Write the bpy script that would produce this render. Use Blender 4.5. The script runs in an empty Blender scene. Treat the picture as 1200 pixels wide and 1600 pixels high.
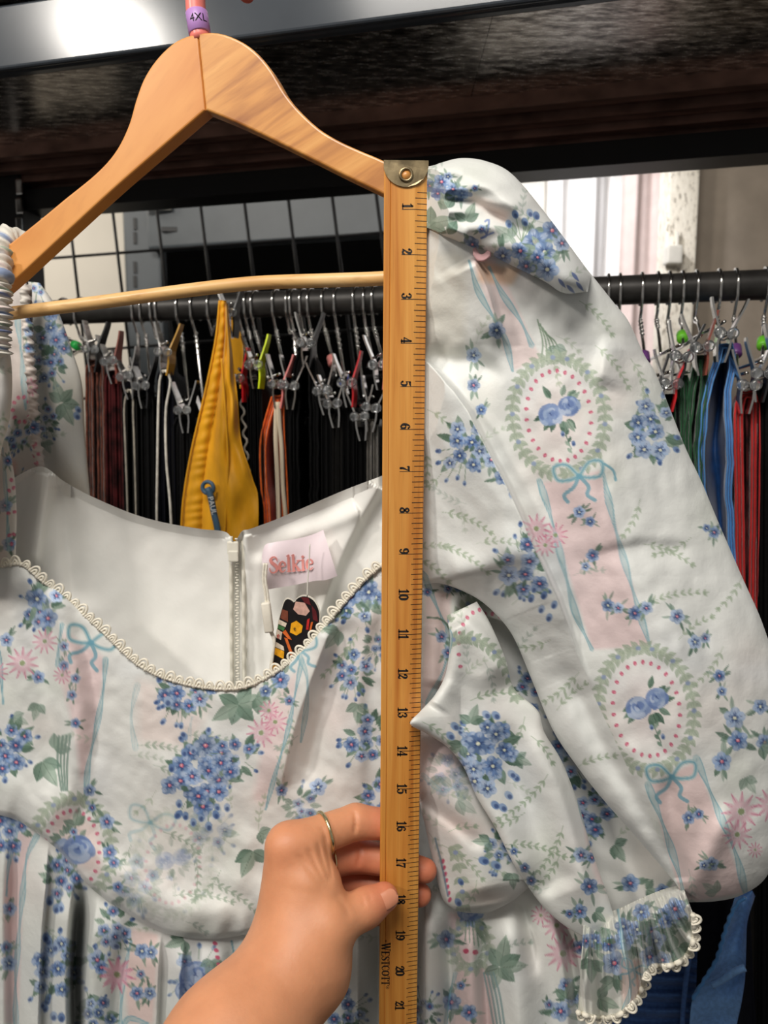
import bpy, bmesh, math, random
import numpy as np
from mathutils import Vector, Matrix

# ------------------------------------------------------------------ camera, world, lights, exposure
SC = bpy.context.scene
COL = SC.collection
CAM_H = 1.45                      # the photographer holds the phone at 1.45 m
F_PX = 1150.0                     # focal length in pixels of the 1200x1600 frame
PITCH = math.radians(7.0)         # the ruler is plumb, the phone looks 7 degrees down

cam_data = bpy.data.cameras.new('camera')
cam_data.sensor_fit = 'VERTICAL'
cam_data.sensor_height = 36.0
cam_data.lens = F_PX / 1600.0 * 36.0
cam_data.clip_start = 0.02
camera = bpy.data.objects.new('camera', cam_data)
camera.location = (0, 0, CAM_H)
camera.rotation_euler = (math.pi / 2 - PITCH, 0, 0)
COL.objects.link(camera)
SC.camera = camera
cam_data.dof.use_dof = True
cam_data.dof.focus_distance = 0.47
cam_data.dof.aperture_fstop = 10.0

SC.view_settings.view_transform = 'Standard'
SC.view_settings.look = 'None'
SC.view_settings.gamma = 1.0
SC.view_settings.use_curve_mapping = False
SC.view_settings.exposure = 0.0

world = bpy.data.worlds.new('shop_ambience')
SC.world = world
world.use_nodes = True
wb = world.node_tree.nodes['Background']
wb.inputs[0].default_value = (1.0, 0.96, 0.91, 1)
wb.inputs[1].default_value = 0.22


def area_light(name, loc, target, size, power, color):
    d = bpy.data.lights.new(name, 'AREA')
    d.shape = 'RECTANGLE'
    d.size, d.size_y = size
    d.energy = power
    d.color = color
    o = bpy.data.objects.new(name, d)
    o.location = loc
    o.rotation_euler = (Vector(target) - Vector(loc)).to_track_quat('-Z', 'Y').to_euler()
    COL.objects.link(o)
    return o


# two ceiling panels of the shop behind the photographer, and an added unseen spot that brightens the white curtain
area_light('ceiling_panel_light', (-1.75, -0.75, CAM_H + 1.30), (0, 0.5, CAM_H), (0.26, 0.16), 22, (1.0, 0.94, 0.86))
area_light('ceiling_panel_light_near', (-0.30, -0.42, CAM_H + 1.12), (0.0, 0.5, CAM_H + 0.05), (0.60, 0.45), 20.5, (1.0, 0.95, 0.88))
sp = bpy.data.lights.new('curtain_fill_spot', 'SPOT')
sp.energy = 42; sp.spot_size = math.radians(62); sp.spot_blend = 0.5; sp.shadow_soft_size = 0.05; sp.color = (0.96, 0.96, 1.0)
spo = bpy.data.objects.new('curtain_fill_spot', sp); spo.location = (0.10, 1.22, CAM_H + 0.75)
spo.rotation_euler = (Vector((0.52, 2.05, CAM_H + 0.18)) - Vector(spo.location)).to_track_quat('-Z', 'Y').to_euler()
COL.objects.link(spo)
area_light('board_fill_light', (-1.15, 1.45, CAM_H + 0.75), (-0.95, 1.95, CAM_H + 0.05), (0.25, 0.25), 3.4, (1.0, 0.93, 0.82))  # added lamp without a known fixture, brightens the white board

# ------------------------------------------------------------------ geometry helpers
CT, ST = math.cos(PITCH), math.sin(PITCH)


def ray(px, py):
    """direction (world) of the sight line through a photo pixel, as three arrays"""
    a = (np.asarray(px, float) - 600.0) / F_PX
    b = (800.0 - np.asarray(py, float)) / F_PX
    return a, CT + b * ST, -ST + b * CT


def on_plane(px, py, y0, k=0.0):
    """point where the sight line meets the upright plane y = y0 - k*x"""
    dx, dy, dz = ray(px, py)
    t = np.asarray(y0, float) / (dy + k * dx)
    return np.stack([dx * t, dy * t, dz * t + CAM_H], -1)


K_RACK = 0.24                     # the rack runs closer to the camera on its right
K_DRESS = 0.22
Y_DRESS = 0.492


def W(px, py, h=0.0):
    """point of the dress: h metres in front of the dress's base plane"""
    return on_plane(px, py, Y_DRESS - np.asarray(h, float), K_DRESS)


def catmull(pts, n, closed=False):
    """smooth curve through pts resampled to n points of equal spacing"""
    p = np.asarray(pts, float)
    if closed:
        p = np.vstack([p[-1:], p, p[:2]])
    else:
        p = np.vstack([2 * p[0] - p[1], p, 2 * p[-1] - p[-2]])
    out = []
    for i in range(1, len(p) - 2):
        p0, p1, p2, p3 = p[i - 1], p[i], p[i + 1], p[i + 2]
        t = np.linspace(0, 1, 12, endpoint=False)[:, None]
        out.append(0.5 * (2 * p1 + (p2 - p0) * t + (2 * p0 - 5 * p1 + 4 * p2 - p3) * t ** 2 + (3 * p1 - p0 - 3 * p2 + p3) * t ** 3))
    out.append(p[-2][None])
    q = np.vstack(out)
    s = np.r_[0, np.cumsum(np.linalg.norm(np.diff(q, axis=0), axis=1))]
    u = np.linspace(0, s[-1], n, endpoint=not closed)
    return np.stack([np.interp(u, s, q[:, j]) for j in range(q.shape[1])], -1)


def link(o, parent=None):
    COL.objects.link(o)
    if parent is not None:
        o.parent = parent
    return o


def mesh_from(name, verts, faces, mat=None, smooth=True, colors=None):
    me = bpy.data.meshes.new(name)
    verts = np.asarray(verts, np.float32)
    if isinstance(faces, np.ndarray):
        nf, k = faces.shape
        me.vertices.add(len(verts))
        me.vertices.foreach_set('co', verts.ravel())
        me.loops.add(nf * k)
        me.loops.foreach_set('vertex_index', faces.astype(np.int32).ravel())
        me.polygons.add(nf)
        me.polygons.foreach_set('loop_start', np.arange(0, nf * k, k, dtype=np.int32))
        me.update(calc_edges=True)
    else:
        me.from_pydata([tuple(map(float, v)) for v in verts], [], faces)
    me.polygons.foreach_set('use_smooth', np.full(len(me.polygons), smooth))
    if colors is not None:
        at = me.color_attributes.new('print', 'FLOAT_COLOR', 'POINT')
        c = np.ones((len(verts), 4), np.float32)
        c[:, :3] = colors
        at.data.foreach_set('color', c.ravel())
    if mat is not None:
        me.materials.append(mat)
    me.validate()
    me.update()
    return me


def obj(name, verts, faces, mat, parent=None, smooth=True, colors=None):
    """one mesh object; vertices are world coordinates and get re-based on the parent"""
    v = np.asarray(verts, float)
    if parent is not None:
        v = v - np.array(world_loc(parent))
        o = bpy.data.objects.new(name, mesh_from(name, v, faces, mat, smooth, colors))
    else:
        c = 0.5 * (v.min(0) + v.max(0))
        o = bpy.data.objects.new(name, mesh_from(name, v - c, faces, mat, smooth, colors))
        o.location = c
    return link(o, parent)


def world_loc(o):
    p = np.zeros(3)
    while o is not None:
        p += np.array(o.location)
        o = o.parent
    return p


def tag(o, label=None, cat=None, group=None, kind=None):
    if label: o['label'] = label
    if cat: o['category'] = cat
    if group: o['group'] = group
    if kind: o['kind'] = kind
    return o


def empty(name, loc, label=None, cat=None, group=None):
    o = bpy.data.objects.new(name, None)
    o.empty_display_size = 0.02
    o.location = [float(c) for c in loc]
    link(o)
    return tag(o, label, cat, group)


class MB:
    """collects shapes for one mesh"""
    def __init__(self):
        self.v, self.f, self.n = [], [], 0

    def add(self, verts, faces):
        verts = np.asarray(verts, float)
        self.v.append(verts)
        self.f += [tuple(int(i) + self.n for i in f) for f in faces]
        self.n += len(verts)
        return self

    def box8(self, c):
        """eight corners: bottom ring 0-3, top ring 4-7"""
        return self.add(c, [(3, 2, 1, 0), (4, 5, 6, 7), (0, 1, 5, 4), (1, 2, 6, 5), (2, 3, 7, 6), (3, 0, 4, 7)])

    def box(self, c, s, ax=None, bev=0.0):
        """box of full size s around c with axes ax (3 rows); bevelled edges when bev > 0"""
        ax = np.eye(3) if ax is None else np.asarray(ax, float)
        bm = bmesh.new()
        bmesh.ops.create_cube(bm, size=1.0)
        for v in bm.verts:
            v.co = Vector((v.co.x * s[0], v.co.y * s[1], v.co.z * s[2]))
        if bev > 0:
            bmesh.ops.bevel(bm, geom=list(bm.edges), offset=bev, segments=2, affect='EDGES', profile=0.6)
        bm.verts.index_update()
        vs = np.array([tuple(v.co) for v in bm.verts]) @ ax + np.asarray(c, float)
        fs = [tuple(v.index for v in f.verts) for f in bm.faces]
        bm.free()
        return self.add(vs, fs)

    def tube(self, pts, r, n=10, cap=True, closed=False):
        pts = np.asarray(pts, float)
        r = np.broadcast_to(np.asarray(r, float), (len(pts),))
        if closed:
            tan = np.roll(pts, -1, 0) - np.roll(pts, 1, 0)
        else:
            tan = np.gradient(pts, axis=0)
        tan /= np.linalg.norm(tan, axis=1)[:, None] + 1e-12
        up = np.array([0, 0, 1.0]) if abs(tan[0][2]) < 0.9 else np.array([1.0, 0, 0])
        rings = []
        for i in range(len(pts)):
            s = np.cross(tan[i], up); s /= np.linalg.norm(s) + 1e-12
            up = np.cross(s, tan[i]); up /= np.linalg.norm(up) + 1e-12
            a = np.linspace(0, 2 * math.pi, n, endpoint=False)
            rings.append(pts[i] + r[i] * (np.cos(a)[:, None] * s + np.sin(a)[:, None] * up))
        v = np.vstack(rings)
        f = []
        m = len(pts)
        for i in range(m if closed else m - 1):
            i2 = (i + 1) % m
            for j in range(n):
                f.append((i * n + j, i * n + (j + 1) % n, i2 * n + (j + 1) % n, i2 * n + j))
        if cap and not closed:
            f.append(tuple(range(n - 1, -1, -1)))
            f.append(tuple((m - 1) * n + j for j in range(n)))
        return self.add(v, f)

    def prism(self, ring_a, ring_b):
        """closed prism between two rings of equal count"""
        n = len(ring_a)
        f = [(i, (i + 1) % n, n + (i + 1) % n, n + i) for i in range(n)]
        f += [tuple(range(n - 1, -1, -1)), tuple(range(n, 2 * n))]
        return self.add(np.vstack([ring_a, ring_b]), f)

    def lathe(self, base, axis, prof, n=16):
        """surface of revolution; prof = [(distance along axis, radius)]"""
        axis = np.asarray(axis, float); axis = axis / np.linalg.norm(axis)
        u = np.cross(axis, [0, 0, 1.0])
        if np.linalg.norm(u) < 1e-3: u = np.cross(axis, [1.0, 0, 0])
        u /= np.linalg.norm(u); w = np.cross(axis, u)
        a = np.linspace(0, 2 * math.pi, n, endpoint=False)
        rings = [np.asarray(base) + d * axis + r * (np.cos(a)[:, None] * u + np.sin(a)[:, None] * w) for d, r in prof]
        f = []
        for i in range(len(prof) - 1):
            for j in range(n):
                f.append((i * n + j, i * n + (j + 1) % n, (i + 1) * n + (j + 1) % n, (i + 1) * n + j))
        f.append(tuple(range(n - 1, -1, -1)))
        f.append(tuple((len(prof) - 1) * n + j for j in range(n)))
        return self.add(np.vstack(rings), f)

    def build(self, name, mat, parent=None, smooth=True):
        return obj(name, np.vstack(self.v), self.f, mat, parent, smooth)


def grid_faces(nr, nc, flip=False, off=0):
    i = np.arange(nr - 1)[:, None] * nc + np.arange(nc - 1)[None]
    q = np.stack([i, i + 1, i + nc + 1, i + nc], -1).reshape(-1, 4) + off
    return q[:, ::-1] if flip else q


# ------------------------------------------------------------------ materials
def srgb(r, g, b):
    def f(c):
        c /= 255.0
        return c / 12.92 if c <= 0.04045 else ((c + 0.055) / 1.055) ** 2.4
    return (f(r), f(g), f(b), 1.0)


def new_mat(name):
    m = bpy.data.materials.new(name)
    m.use_nodes = True
    nt = m.node_tree
    return m, nt, nt.nodes['Principled BSDF']


def noise_node(nt, scale, detail=3.0, stretch=None, coord='Object', rough=0.55):
    tc = nt.nodes.new('ShaderNodeTexCoord')
    mp = nt.nodes.new('ShaderNodeMapping')
    if stretch: mp.inputs['Scale'].default_value = stretch
    nz = nt.nodes.new('ShaderNodeTexNoise')
    nz.inputs['Scale'].default_value = scale
    nz.inputs['Detail'].default_value = detail
    nz.inputs['Roughness'].default_value = rough
    nt.links.new(tc.outputs[coord], mp.inputs['Vector'])
    nt.links.new(mp.outputs['Vector'], nz.inputs['Vector'])
    return nz


def ramp_node(nt, fac, stops):
    r = nt.nodes.new('ShaderNodeValToRGB')
    e = r.color_ramp.elements
    while len(e) < len(stops): e.new(0.5)
    for k, (p, c) in enumerate(stops):
        e[k].position = p
        e[k].color = c
    nt.links.new(fac, r.inputs['Fac'])
    return r


def bump(nt, bsdf, height, strength=0.2, dist=0.001):
    b = nt.nodes.new('ShaderNodeBump')
    b.inputs['Strength'].default_value = strength
    b.inputs['Distance'].default_value = dist
    nt.links.new(height, b.inputs['Height'])
    nt.links.new(b.outputs['Normal'], bsdf.inputs['Normal'])
    return b


def mat_plain(name, rgb, rough=0.5, metal=0.0, var=0.12, scale=60.0, bump_s=0.0, coat=0.0, stretch=None, sheen=0.0, spec=0.5):
    m, nt, b = new_mat(name)
    c = srgb(*rgb)
    lo = tuple(x * (1 - var) for x in c[:3]) + (1,)
    hi = tuple(min(1, x * (1 + var)) for x in c[:3]) + (1,)
    nz = noise_node(nt, scale, 3.0, stretch)
    r = ramp_node(nt, nz.outputs['Fac'], [(0.35, lo), (0.65, hi)])
    nt.links.new(r.outputs['Color'], b.inputs['Base Color'])
    b.inputs['Roughness'].default_value = rough
    b.inputs['Metallic'].default_value = metal
    b.inputs['Coat Weight'].default_value = coat
    b.inputs['Specular IOR Level'].default_value = spec
    if sheen:
        b.inputs['Sheen Weight'].default_value = sheen
        b.inputs['Sheen Roughness'].default_value = 0.4
    if bump_s: bump(nt, b, nz.outputs['Fac'], bump_s)
    return m


def mat_wood(name, light, mid, dark, scale, stretch, rough=0.35, coat=0.25, rot=(0, 0, 0), fleck=0.5):
    """varnished timber: long grain streaks and short pore flecks"""
    m, nt, b = new_mat(name)
    tc = nt.nodes.new('ShaderNodeTexCoord')
    mp = nt.nodes.new('ShaderNodeMapping')
    mp.inputs['Rotation'].default_value = rot
    mp2 = nt.nodes.new('ShaderNodeMapping')
    mp2.inputs['Scale'].default_value = stretch
    nt.links.new(tc.outputs['Object'], mp.inputs['Vector'])
    nt.links.new(mp.outputs['Vector'], mp2.inputs['Vector'])
    n1 = nt.nodes.new('ShaderNodeTexNoise'); n1.inputs['Scale'].default_value = scale
    n1.inputs['Detail'].default_value = 5; n1.inputs['Distortion'].default_value = 0.6
    n2 = nt.nodes.new('ShaderNodeTexNoise'); n2.inputs['Scale'].default_value = scale * 7
    n2.inputs['Detail'].default_value = 2
    nt.links.new(mp2.outputs['Vector'], n1.inputs['Vector'])
    nt.links.new(mp2.outputs['Vector'], n2.inputs['Vector'])
    r1 = ramp_node(nt, n1.outputs['Fac'], [(0.30, srgb(*dark)), (0.48, srgb(*mid)), (0.68, srgb(*light))])
    r2 = ramp_node(nt, n2.outputs['Fac'], [(0.32, (0.72, 0.66, 0.6, 1)), (0.45, (1, 1, 1, 1))])
    mx = nt.nodes.new('ShaderNodeMix'); mx.data_type = 'RGBA'; mx.blend_type = 'MULTIPLY'
    mx.inputs[0].default_value = fleck
    nt.links.new(r1.outputs['Color'], mx.inputs[6]); nt.links.new(r2.outputs['Color'], mx.inputs[7])
    nt.links.new(mx.outputs[2], b.inputs['Base Color'])
    b.inputs['Roughness'].default_value = rough
    b.inputs['Coat Weight'].default_value = coat
    b.inputs['Coat Roughness'].default_value = 0.2
    bump(nt, b, n1.outputs['Fac'], 0.08, 0.0005)
    return m


def mat_print(name, rough=0.55, sheen=0.25, trans=0.12, weave=2600.0, attr=True, rgb=(232, 230, 222), wr=0.25):
    """thin satin-finish cloth; the printed pattern is the mesh's colour attribute"""
    m, nt, b = new_mat(name)
    if attr:
        a = nt.nodes.new('ShaderNodeAttribute'); a.attribute_name = 'print'
        src = a.outputs['Color']
    else:
        nz0 = noise_node(nt, 25, 3)
        c = srgb(*rgb)
        src = ramp_node(nt, nz0.outputs['Fac'], [(0.3, tuple(x * 0.97 for x in c[:3]) + (1,)), (0.7, c)]).outputs['Color']
    nt.links.new(src, b.inputs['Base Color'])
    b.inputs['Roughness'].default_value = rough
    b.inputs['Specular IOR Level'].default_value = 0.35
    b.inputs['Sheen Weight'].default_value = sheen
    b.inputs['Sheen Roughness'].default_value = 0.35
    n1 = noise_node(nt, weave, 1.0)
    n2 = noise_node(nt, 55.0, 4.0)
    ad = nt.nodes.new('ShaderNodeMath'); ad.operation = 'MULTIPLY_ADD'
    ad.inputs[1].default_value = 0.06
    nt.links.new(n1.outputs['Fac'], ad.inputs[0])
    nt.links.new(n2.outputs['Fac'], ad.inputs[2])
    bump(nt, b, ad.outputs[0], wr, 0.004)
    if trans > 0:
        tr = nt.nodes.new('ShaderNodeBsdfTranslucent')
        nt.links.new(src, tr.inputs['Color'])
        mx = nt.nodes.new('ShaderNodeMixShader'); mx.inputs[0].default_value = trans
        out = nt.nodes['Material Output']
        nt.links.new(b.outputs[0], mx.inputs[1]); nt.links.new(tr.outputs[0], mx.inputs[2])
        nt.links.new(mx.outputs[0], out.inputs['Surface'])
    return m


M = {}
M['chrome'] = mat_plain('chrome_steel', (205, 203, 200), 0.18, 1.0, 0.05)
M['rod'] = mat_plain('black_pipe', (58, 56, 54), 0.42, 0.4, 0.25, 35, 0.15)
M['black_wire'] = mat_plain('black_wire', (16, 15, 17), 0.5, 0.0)
M['grey_paint'] = mat_plain('grey_gloss_paint', (62, 67, 73), 0.17, 0.0, 0.05, 20, 0.02, coat=0.0, spec=0.36)
M['dark_paint'] = mat_plain('black_paint', (14, 13, 14), 0.45, 0.0, 0.2, 30)
M['beam_grey'] = mat_plain('grey_beam_paint', (78, 84, 88), 0.4, 0.0, 0.08, 15)
M['clear'] = (lambda m: m)(mat_plain('clear_plastic', (225, 228, 230), 0.12, 0.0, 0.03))
M['clear'].node_tree.nodes['Principled BSDF'].inputs['Transmission Weight'].default_value = 0.95
M['clear'].node_tree.nodes['Principled BSDF'].inputs['IOR'].default_value = 1.45


def mat_galvanised():
    m, nt, b = new_mat('galvanised_deck')
    nz = noise_node(nt, 90, 4.0, (0.45, 1.5, 1.0), rough=0.7)
    r = ramp_node(nt, nz.outputs['Fac'], [(0.38, srgb(92, 86, 82)), (0.5, srgb(176, 168, 160)), (0.62, srgb(240, 234, 226))])
    nt.links.new(r.outputs['Color'], b.inputs['Base Color'])
    b.inputs['Metallic'].default_value = 0.9
    rr = ramp_node(nt, nz.outputs['Fac'], [(0.35, (0.16, 0.16, 0.16, 1)), (0.65, (0.30, 0.30, 0.30, 1))])
    nt.links.new(rr.outputs['Color'], b.inputs['Roughness'])
    return m


M['galv'] = mat_galvanised()
M['rust_galv'] = mat_plain('brown_oxide_steel', (150, 116, 104), 0.4, 0.8, 0.35, 30, 0.1, stretch=(0.3, 2, 1))
M['concrete'] = mat_plain('dark_floor', (46, 43, 41), 0.7, 0, 0.2, 8)
M['back_wall'] = mat_plain('black_wall', (6, 6, 6), 0.9, 0, 0.2, 8, spec=0.05)
M['white_board'] = mat_plain('white_board', (214, 207, 194), 0.6, 0, 0.04, 6)
M['plaster'] = mat_plain('grey_brown_plaster', (148, 136, 122), 0.8, 0, 0.10, 14, 0.3)
M['curtain_white'] = mat_plain('white_curtain', (238, 236, 234), 0.8, 0, 0.02, 30, sheen=0.2)
M['curtain_pink'] = mat_plain('blush_curtain', (206, 188, 182), 0.8, 0, 0.05, 30, sheen=0.2)
M['maroon'] = mat_plain('maroon_drape', (92, 42, 66), 0.8, 0, 0.15, 20)
M['plastic_white'] = mat_plain('white_plastic', (222, 218, 208), 0.4, 0, 0.03)


def mat_whitewash():
    m, nt, b = new_mat('whitewashed_timber')
    n1 = noise_node(nt, 160, 4, (1, 1, 0.35), rough=0.7)
    r = ramp_node(nt, n1.outputs['Fac'], [(0.36, srgb(140, 130, 116)), (0.45, srgb(222, 214, 198)), (0.7, srgb(236, 230, 216))])
    nt.links.new(r.outputs['Color'], b.inputs['Base Color'])
    b.inputs['Roughness'].default_value = 0.75
    bump(nt, b, n1.outputs['Fac'], 0.4, 0.002)
    return m


M['whitewash'] = mat_whitewash()


def R(px, py, y0):
    return on_plane(px, py, y0, K_RACK)


PSI = math.atan(K_RACK)
E_X = np.array([math.cos(PSI), -math.sin(PSI), 0.0])      # along the rod, to the right
E_B = np.array([math.sin(PSI), math.cos(PSI), 0.0])       # away from the camera, square to the rod
E_Z = np.array([0, 0, 1.0])


def rack_box(mb, x0, x1, ya, yb, z0, z1):
    """box that follows the rack's direction; ya..yb are its front and back at x = 0, z above the camera"""
    c = []
    for z in (z0, z1):
        for (x, y) in ((x0, ya), (x1, ya), (x1, yb), (x0, yb)):
            c.append((x, y - K_RACK * x, z + CAM_H))
    return mb.box8(c)


# ------------------------------------------------------------------ the setting
mb = MB(); mb.box((0, 1.0, -0.02), (7.0, 7.0, 0.04))
tag(mb.build('floor', M['concrete'], smooth=False), 'dark shop floor under the rack', kind='structure')
mb = MB(); mb.box((-0.3, 3.3, 1.5), (6.6, 0.06, 3.0))
tag(mb.build('wall_back', M['back_wall'], smooth=False), 'dark back wall behind the clothes rack', kind='structure')

# right of the rack: plaster return wall and whitewashed post
def upright(name, pxs, y0, z0, z1, thick, mat, k=0.0, bev=0.004):
    """upright slab whose front spans the two photo columns at eye level"""
    a, b2 = on_plane(pxs[0], 330, y0, k), on_plane(pxs[1], 330, y0, k)
    e = (b2 - a) * [1, 1, 0]; w = np.linalg.norm(e); e = e / w
    n = np.array([-e[1], e[0], 0])
    c = (a + b2) / 2; c[2] = (z0 + z1) / 2
    m_ = MB(); m_.box(c + n * thick / 2, (w, thick, z1 - z0), [e, n, E_Z], bev)
    return m_.build(name, mat, smooth=False)


tag(upright('wall_right', (1088, 1560), 1.62, 0, 2.9, 0.08, M['plaster'], 0.05), 'grey brown plastered wall right of the whitewashed post', kind='structure')
tag(upright('trim_1', (1043, 1091), 1.56, 0, 2.9, 0.06, M['whitewash'], 0.05), 'whitewashed timber post between curtain and plaster wall', kind='structure')

sw = empty('light_switch', on_plane(1051, 399, 1.555, 0.05), 'small white plastic switch box on the whitewashed post', 'switch')
mb = MB(); mb.box(on_plane(1051, 399, 1.545, 0.05), (0.031, 0.026, 0.036), None, 0.004); mb.build('housing', M['plastic_white'], sw, False)
mb = MB(); mb.box(on_plane(1058, 376, 1.552, 0.05), (0.005, 0.006, 0.034), None, 0.001); mb.build('cable_conduit', M['plastic_white'], sw, False)


def curtain(name, px0, px1, y0, z0, z1, amp, waves, mat, label, seed):
    rng = np.random.default_rng(seed)
    a, b2 = on_plane(px0, 330, y0), on_plane(px1, 330, y0)
    nx, nz = 140, 26
    s = np.linspace(0, 1, nx)[None]; t = np.linspace(0, 1, nz)[:, None]
    x = a[0] + (b2[0] - a[0]) * s + 0 * t
    ph = rng.uniform(0, 6, 4)
    y = y0 + amp * (np.sin(s * waves * 6.28 + ph[0] + 0.5 * t) + 0.3 * np.sin(s * waves * 2.3 * 6.28 + ph[1] - t)) + 0.35 * amp * np.sin(9 * t + ph[2] + 6 * s)
    z = z1 + (z0 - z1) * t + 0 * s
    f = np.stack([x, y, z], -1).reshape(-1, 3)
    bk = f + [0, 0.004, 0]
    fa = np.vstack([grid_faces(nz, nx), grid_faces(nz, nx, True, nx * nz)])
    return tag(obj(name, np.vstack([f, bk]), fa, mat), label, 'curtain')


curtain('curtain', 838, 978, 2.05, 0.3, 2.6, 0.022, 2.6, M['curtain_white'], 'brightly lit white curtain hanging in folds beyond the rod', 3)
curtain('curtain', 972, 1037, 1.86, 0.3, 2.6, 0.010, 1.3, M['curtain_pink'], 'blush coloured shaded curtain beside the lit white curtain', 8)
curtain('drape', 1026, 1062, 1.98, 0.3, 2.6, 0.006, 1.0, M['maroon'], 'narrow maroon drape between blush curtain and white post', 5)
cb_ = on_plane(800, 262, 2.02)
cab = empty('bright_patch_box', (cb_[0], 2.1, 0), 'tall white cabinet made up for a bright patch beside the lit curtain', 'filler')  # made-up box, its white top stands in for a bright patch
mb = MB(); mb.box((cb_[0], 2.13, cb_[2] / 2), (0.20, 0.16, cb_[2]), None, 0.004); mb.build('body', M['plastic_white'], cab, False)
mb = MB(); mb.box((cb_[0], 2.044, cb_[2] / 2 + 0.03), (0.185, 0.014, cb_[2] - 0.10), None, 0.003); cdo = mb.build('door', M['plastic_white'], cab, False)
mb = MB(); mb.tube([(cb_[0] - 0.07, 2.03, 1.1), (cb_[0] - 0.07, 2.022, 1.12), (cb_[0] - 0.07, 2.022, 1.22), (cb_[0] - 0.07, 2.03, 1.24)], 0.004, 8); mb.build('handle', M['chrome'], cdo)

# the white boards and grey racking beyond the grid, left
mb = MB(); mb.box(on_plane(95, 430, 1.95) + [-0.06, 0, -0.15], (0.46, 0.02, 1.1), None, 0.003)
wbo = tag(mb.build('white_board', M['white_board'], smooth=False), 'white board standing behind the black grid panel', 'board')

bayb = empty('racking_bay', on_plane(225, 360, 1.72) * [1, 1, 0], 'grey slotted post and beam of the next racking bay', 'racking')
mb = MB()
p0 = on_plane(222, 360, 1.72)
mb.box((p0[0], p0[1] + 0.02, 1.25), (0.082, 0.05, 2.5), None, 0.006)
bp = mb.build('slotted_post', M['beam_grey'], bayb, False)
for py in (350, 372, 418, 440, 470):
    mb = MB(); mb.box(on_plane(211, py, 1.714), (0.008, 0.003, 0.026), None, 0.001); mb.build('slot', M['dark_paint'], bp, False)
A, B2 = on_plane(236, 358, 1.70), on_plane(760, 322, 1.55)
mb = MB(); dd = (B2 - A); L_ = np.linalg.norm(dd); dd /= L_; nn = np.cross(dd, E_Z); nn /= np.linalg.norm(nn)
uu = np.cross(nn, dd)
mb.box((A + B2) / 2, (L_, 0.04, 0.095), [dd, -nn, uu], 0.006)
gb = mb.build('crossbeam', M['beam_grey'], bayb, False)
mb = MB(); mb.box(on_plane(265, 359, 1.668), (0.036, 0.006, 0.011), None, 0.002); mb.build('slot', M['dark_paint'], gb, False)
mb = MB(); mb.box(on_plane(245, 322, 1.66), (0.062, 0.01, 0.017), None, 0.002); mb.build('highlight_block', M['plastic_white'], bayb, False)  # white block put in as a bright highlight above the beam

# ------------------------------------------------------------------ shelving rack above the rod
ZB = 0.3255
rack = empty('shelving_rack', (0, 0.85, 0), 'grey glossy metal shelving rack with galvanised deck above the clothes', 'shelving')
mb = MB()
rack_box(mb, -1.15, 0.95, 0.645, 0.652, ZB, ZB + 0.056)
rack_box(mb, -1.15, 0.95, 0.652, 0.664, ZB, ZB + 0.006)
rack_box(mb, -1.15, 0.95, 0.652, 0.690, ZB + 0.05, ZB + 0.056)
fb = mb.build('front_beam', M['grey_paint'], rack, False)
bv = fb.modifiers.new('edges', 'BEVEL'); bv.width = 0.004; bv.segments = 3
mb = MB(); rack_box(mb, -1.15, 0.95, 0.640, 0.668, ZB + 0.058, ZB + 0.10)
mb.build('deck_front_edge', M['galv'], rack, False)
mb = MB(); rack_box(mb, -1.15, 0.95, 0.668, 1.03, ZB + 0.057, ZB + 0.075)
mb.build('deck_light_block', M['dark_paint'], rack, False)  # unseen solid top, added to keep world light out of the panel gaps
for k, (xa, xb) in enumerate([(-1.15, -0.42), (-0.4195, 0.10), (0.1005, 0.95)]):
    mb = MB(); rack_box(mb, xa, xb, 0.668, 1.02, ZB + 0.046, ZB + 0.056)
    mb.build('deck_panel', M['galv'], rack, False)
for ya in (0.925, 0.955, 0.982):
    mb = MB(); rack_box(mb, -1.15, 0.95, ya, ya + 0.016, ZB + 0.030 - (ya - 0.925) * 0.25, ZB + 0.047)
    o_ = mb.build('deck_rib', M['rust_galv'], rack, False)
mb = MB(); rack_box(mb, -1.15, 0.95, 1.005, 1.02, ZB + 0.004, ZB + 0.05)
mb.build('rear_beam', M['rust_galv'], rack, False)
mb = MB(); rack_box(mb, -1.15, 0.95, 0.985, 1.03, ZB - 0.022, ZB + 0.006)
mb.build('rear_beam_flange', M['dark_paint'], rack, False)
# slotted upright at the left end of the rack
c0 = R(24, 330, 1.0)
mb = MB(); mb.box((c0[0], c0[1], 0.93), (0.055, 0.045, 1.86), [E_X, E_B, E_Z], 0.004)
up = mb.build('upright', M['dark_paint'], rack, False)
for py in (292, 322, 352):
    mb = MB(); mb.box(R(30, py, 0.972), (0.010, 0.003, 0.022), [E_X, E_B, E_Z], 0.002); mb.build('slot', M['chrome'], up, False)
mb = MB(); mb.box((0.93, 1.0 - 0.24 * 0.93, 0.93), (0.055, 0.045, 1.86), [E_X, E_B, E_Z], 0.004); mb.build('upright', M['dark_paint'], rack, False)

# hanging rod
Y_ROD, Z_ROD, R_ROD = 0.90, 0.1440 + CAM_H, 0.0158
mb = MB()
xs = np.linspace(-0.62, 0.78, 30)
mb.tube(np.stack([xs, Y_ROD - K_RACK * xs, np.full(30, Z_ROD)], -1), R_ROD, 24)
tag(mb.build('hanging_rod', M['rod']), 'thick black metal rod carrying the clip hangers', 'rod')

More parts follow.
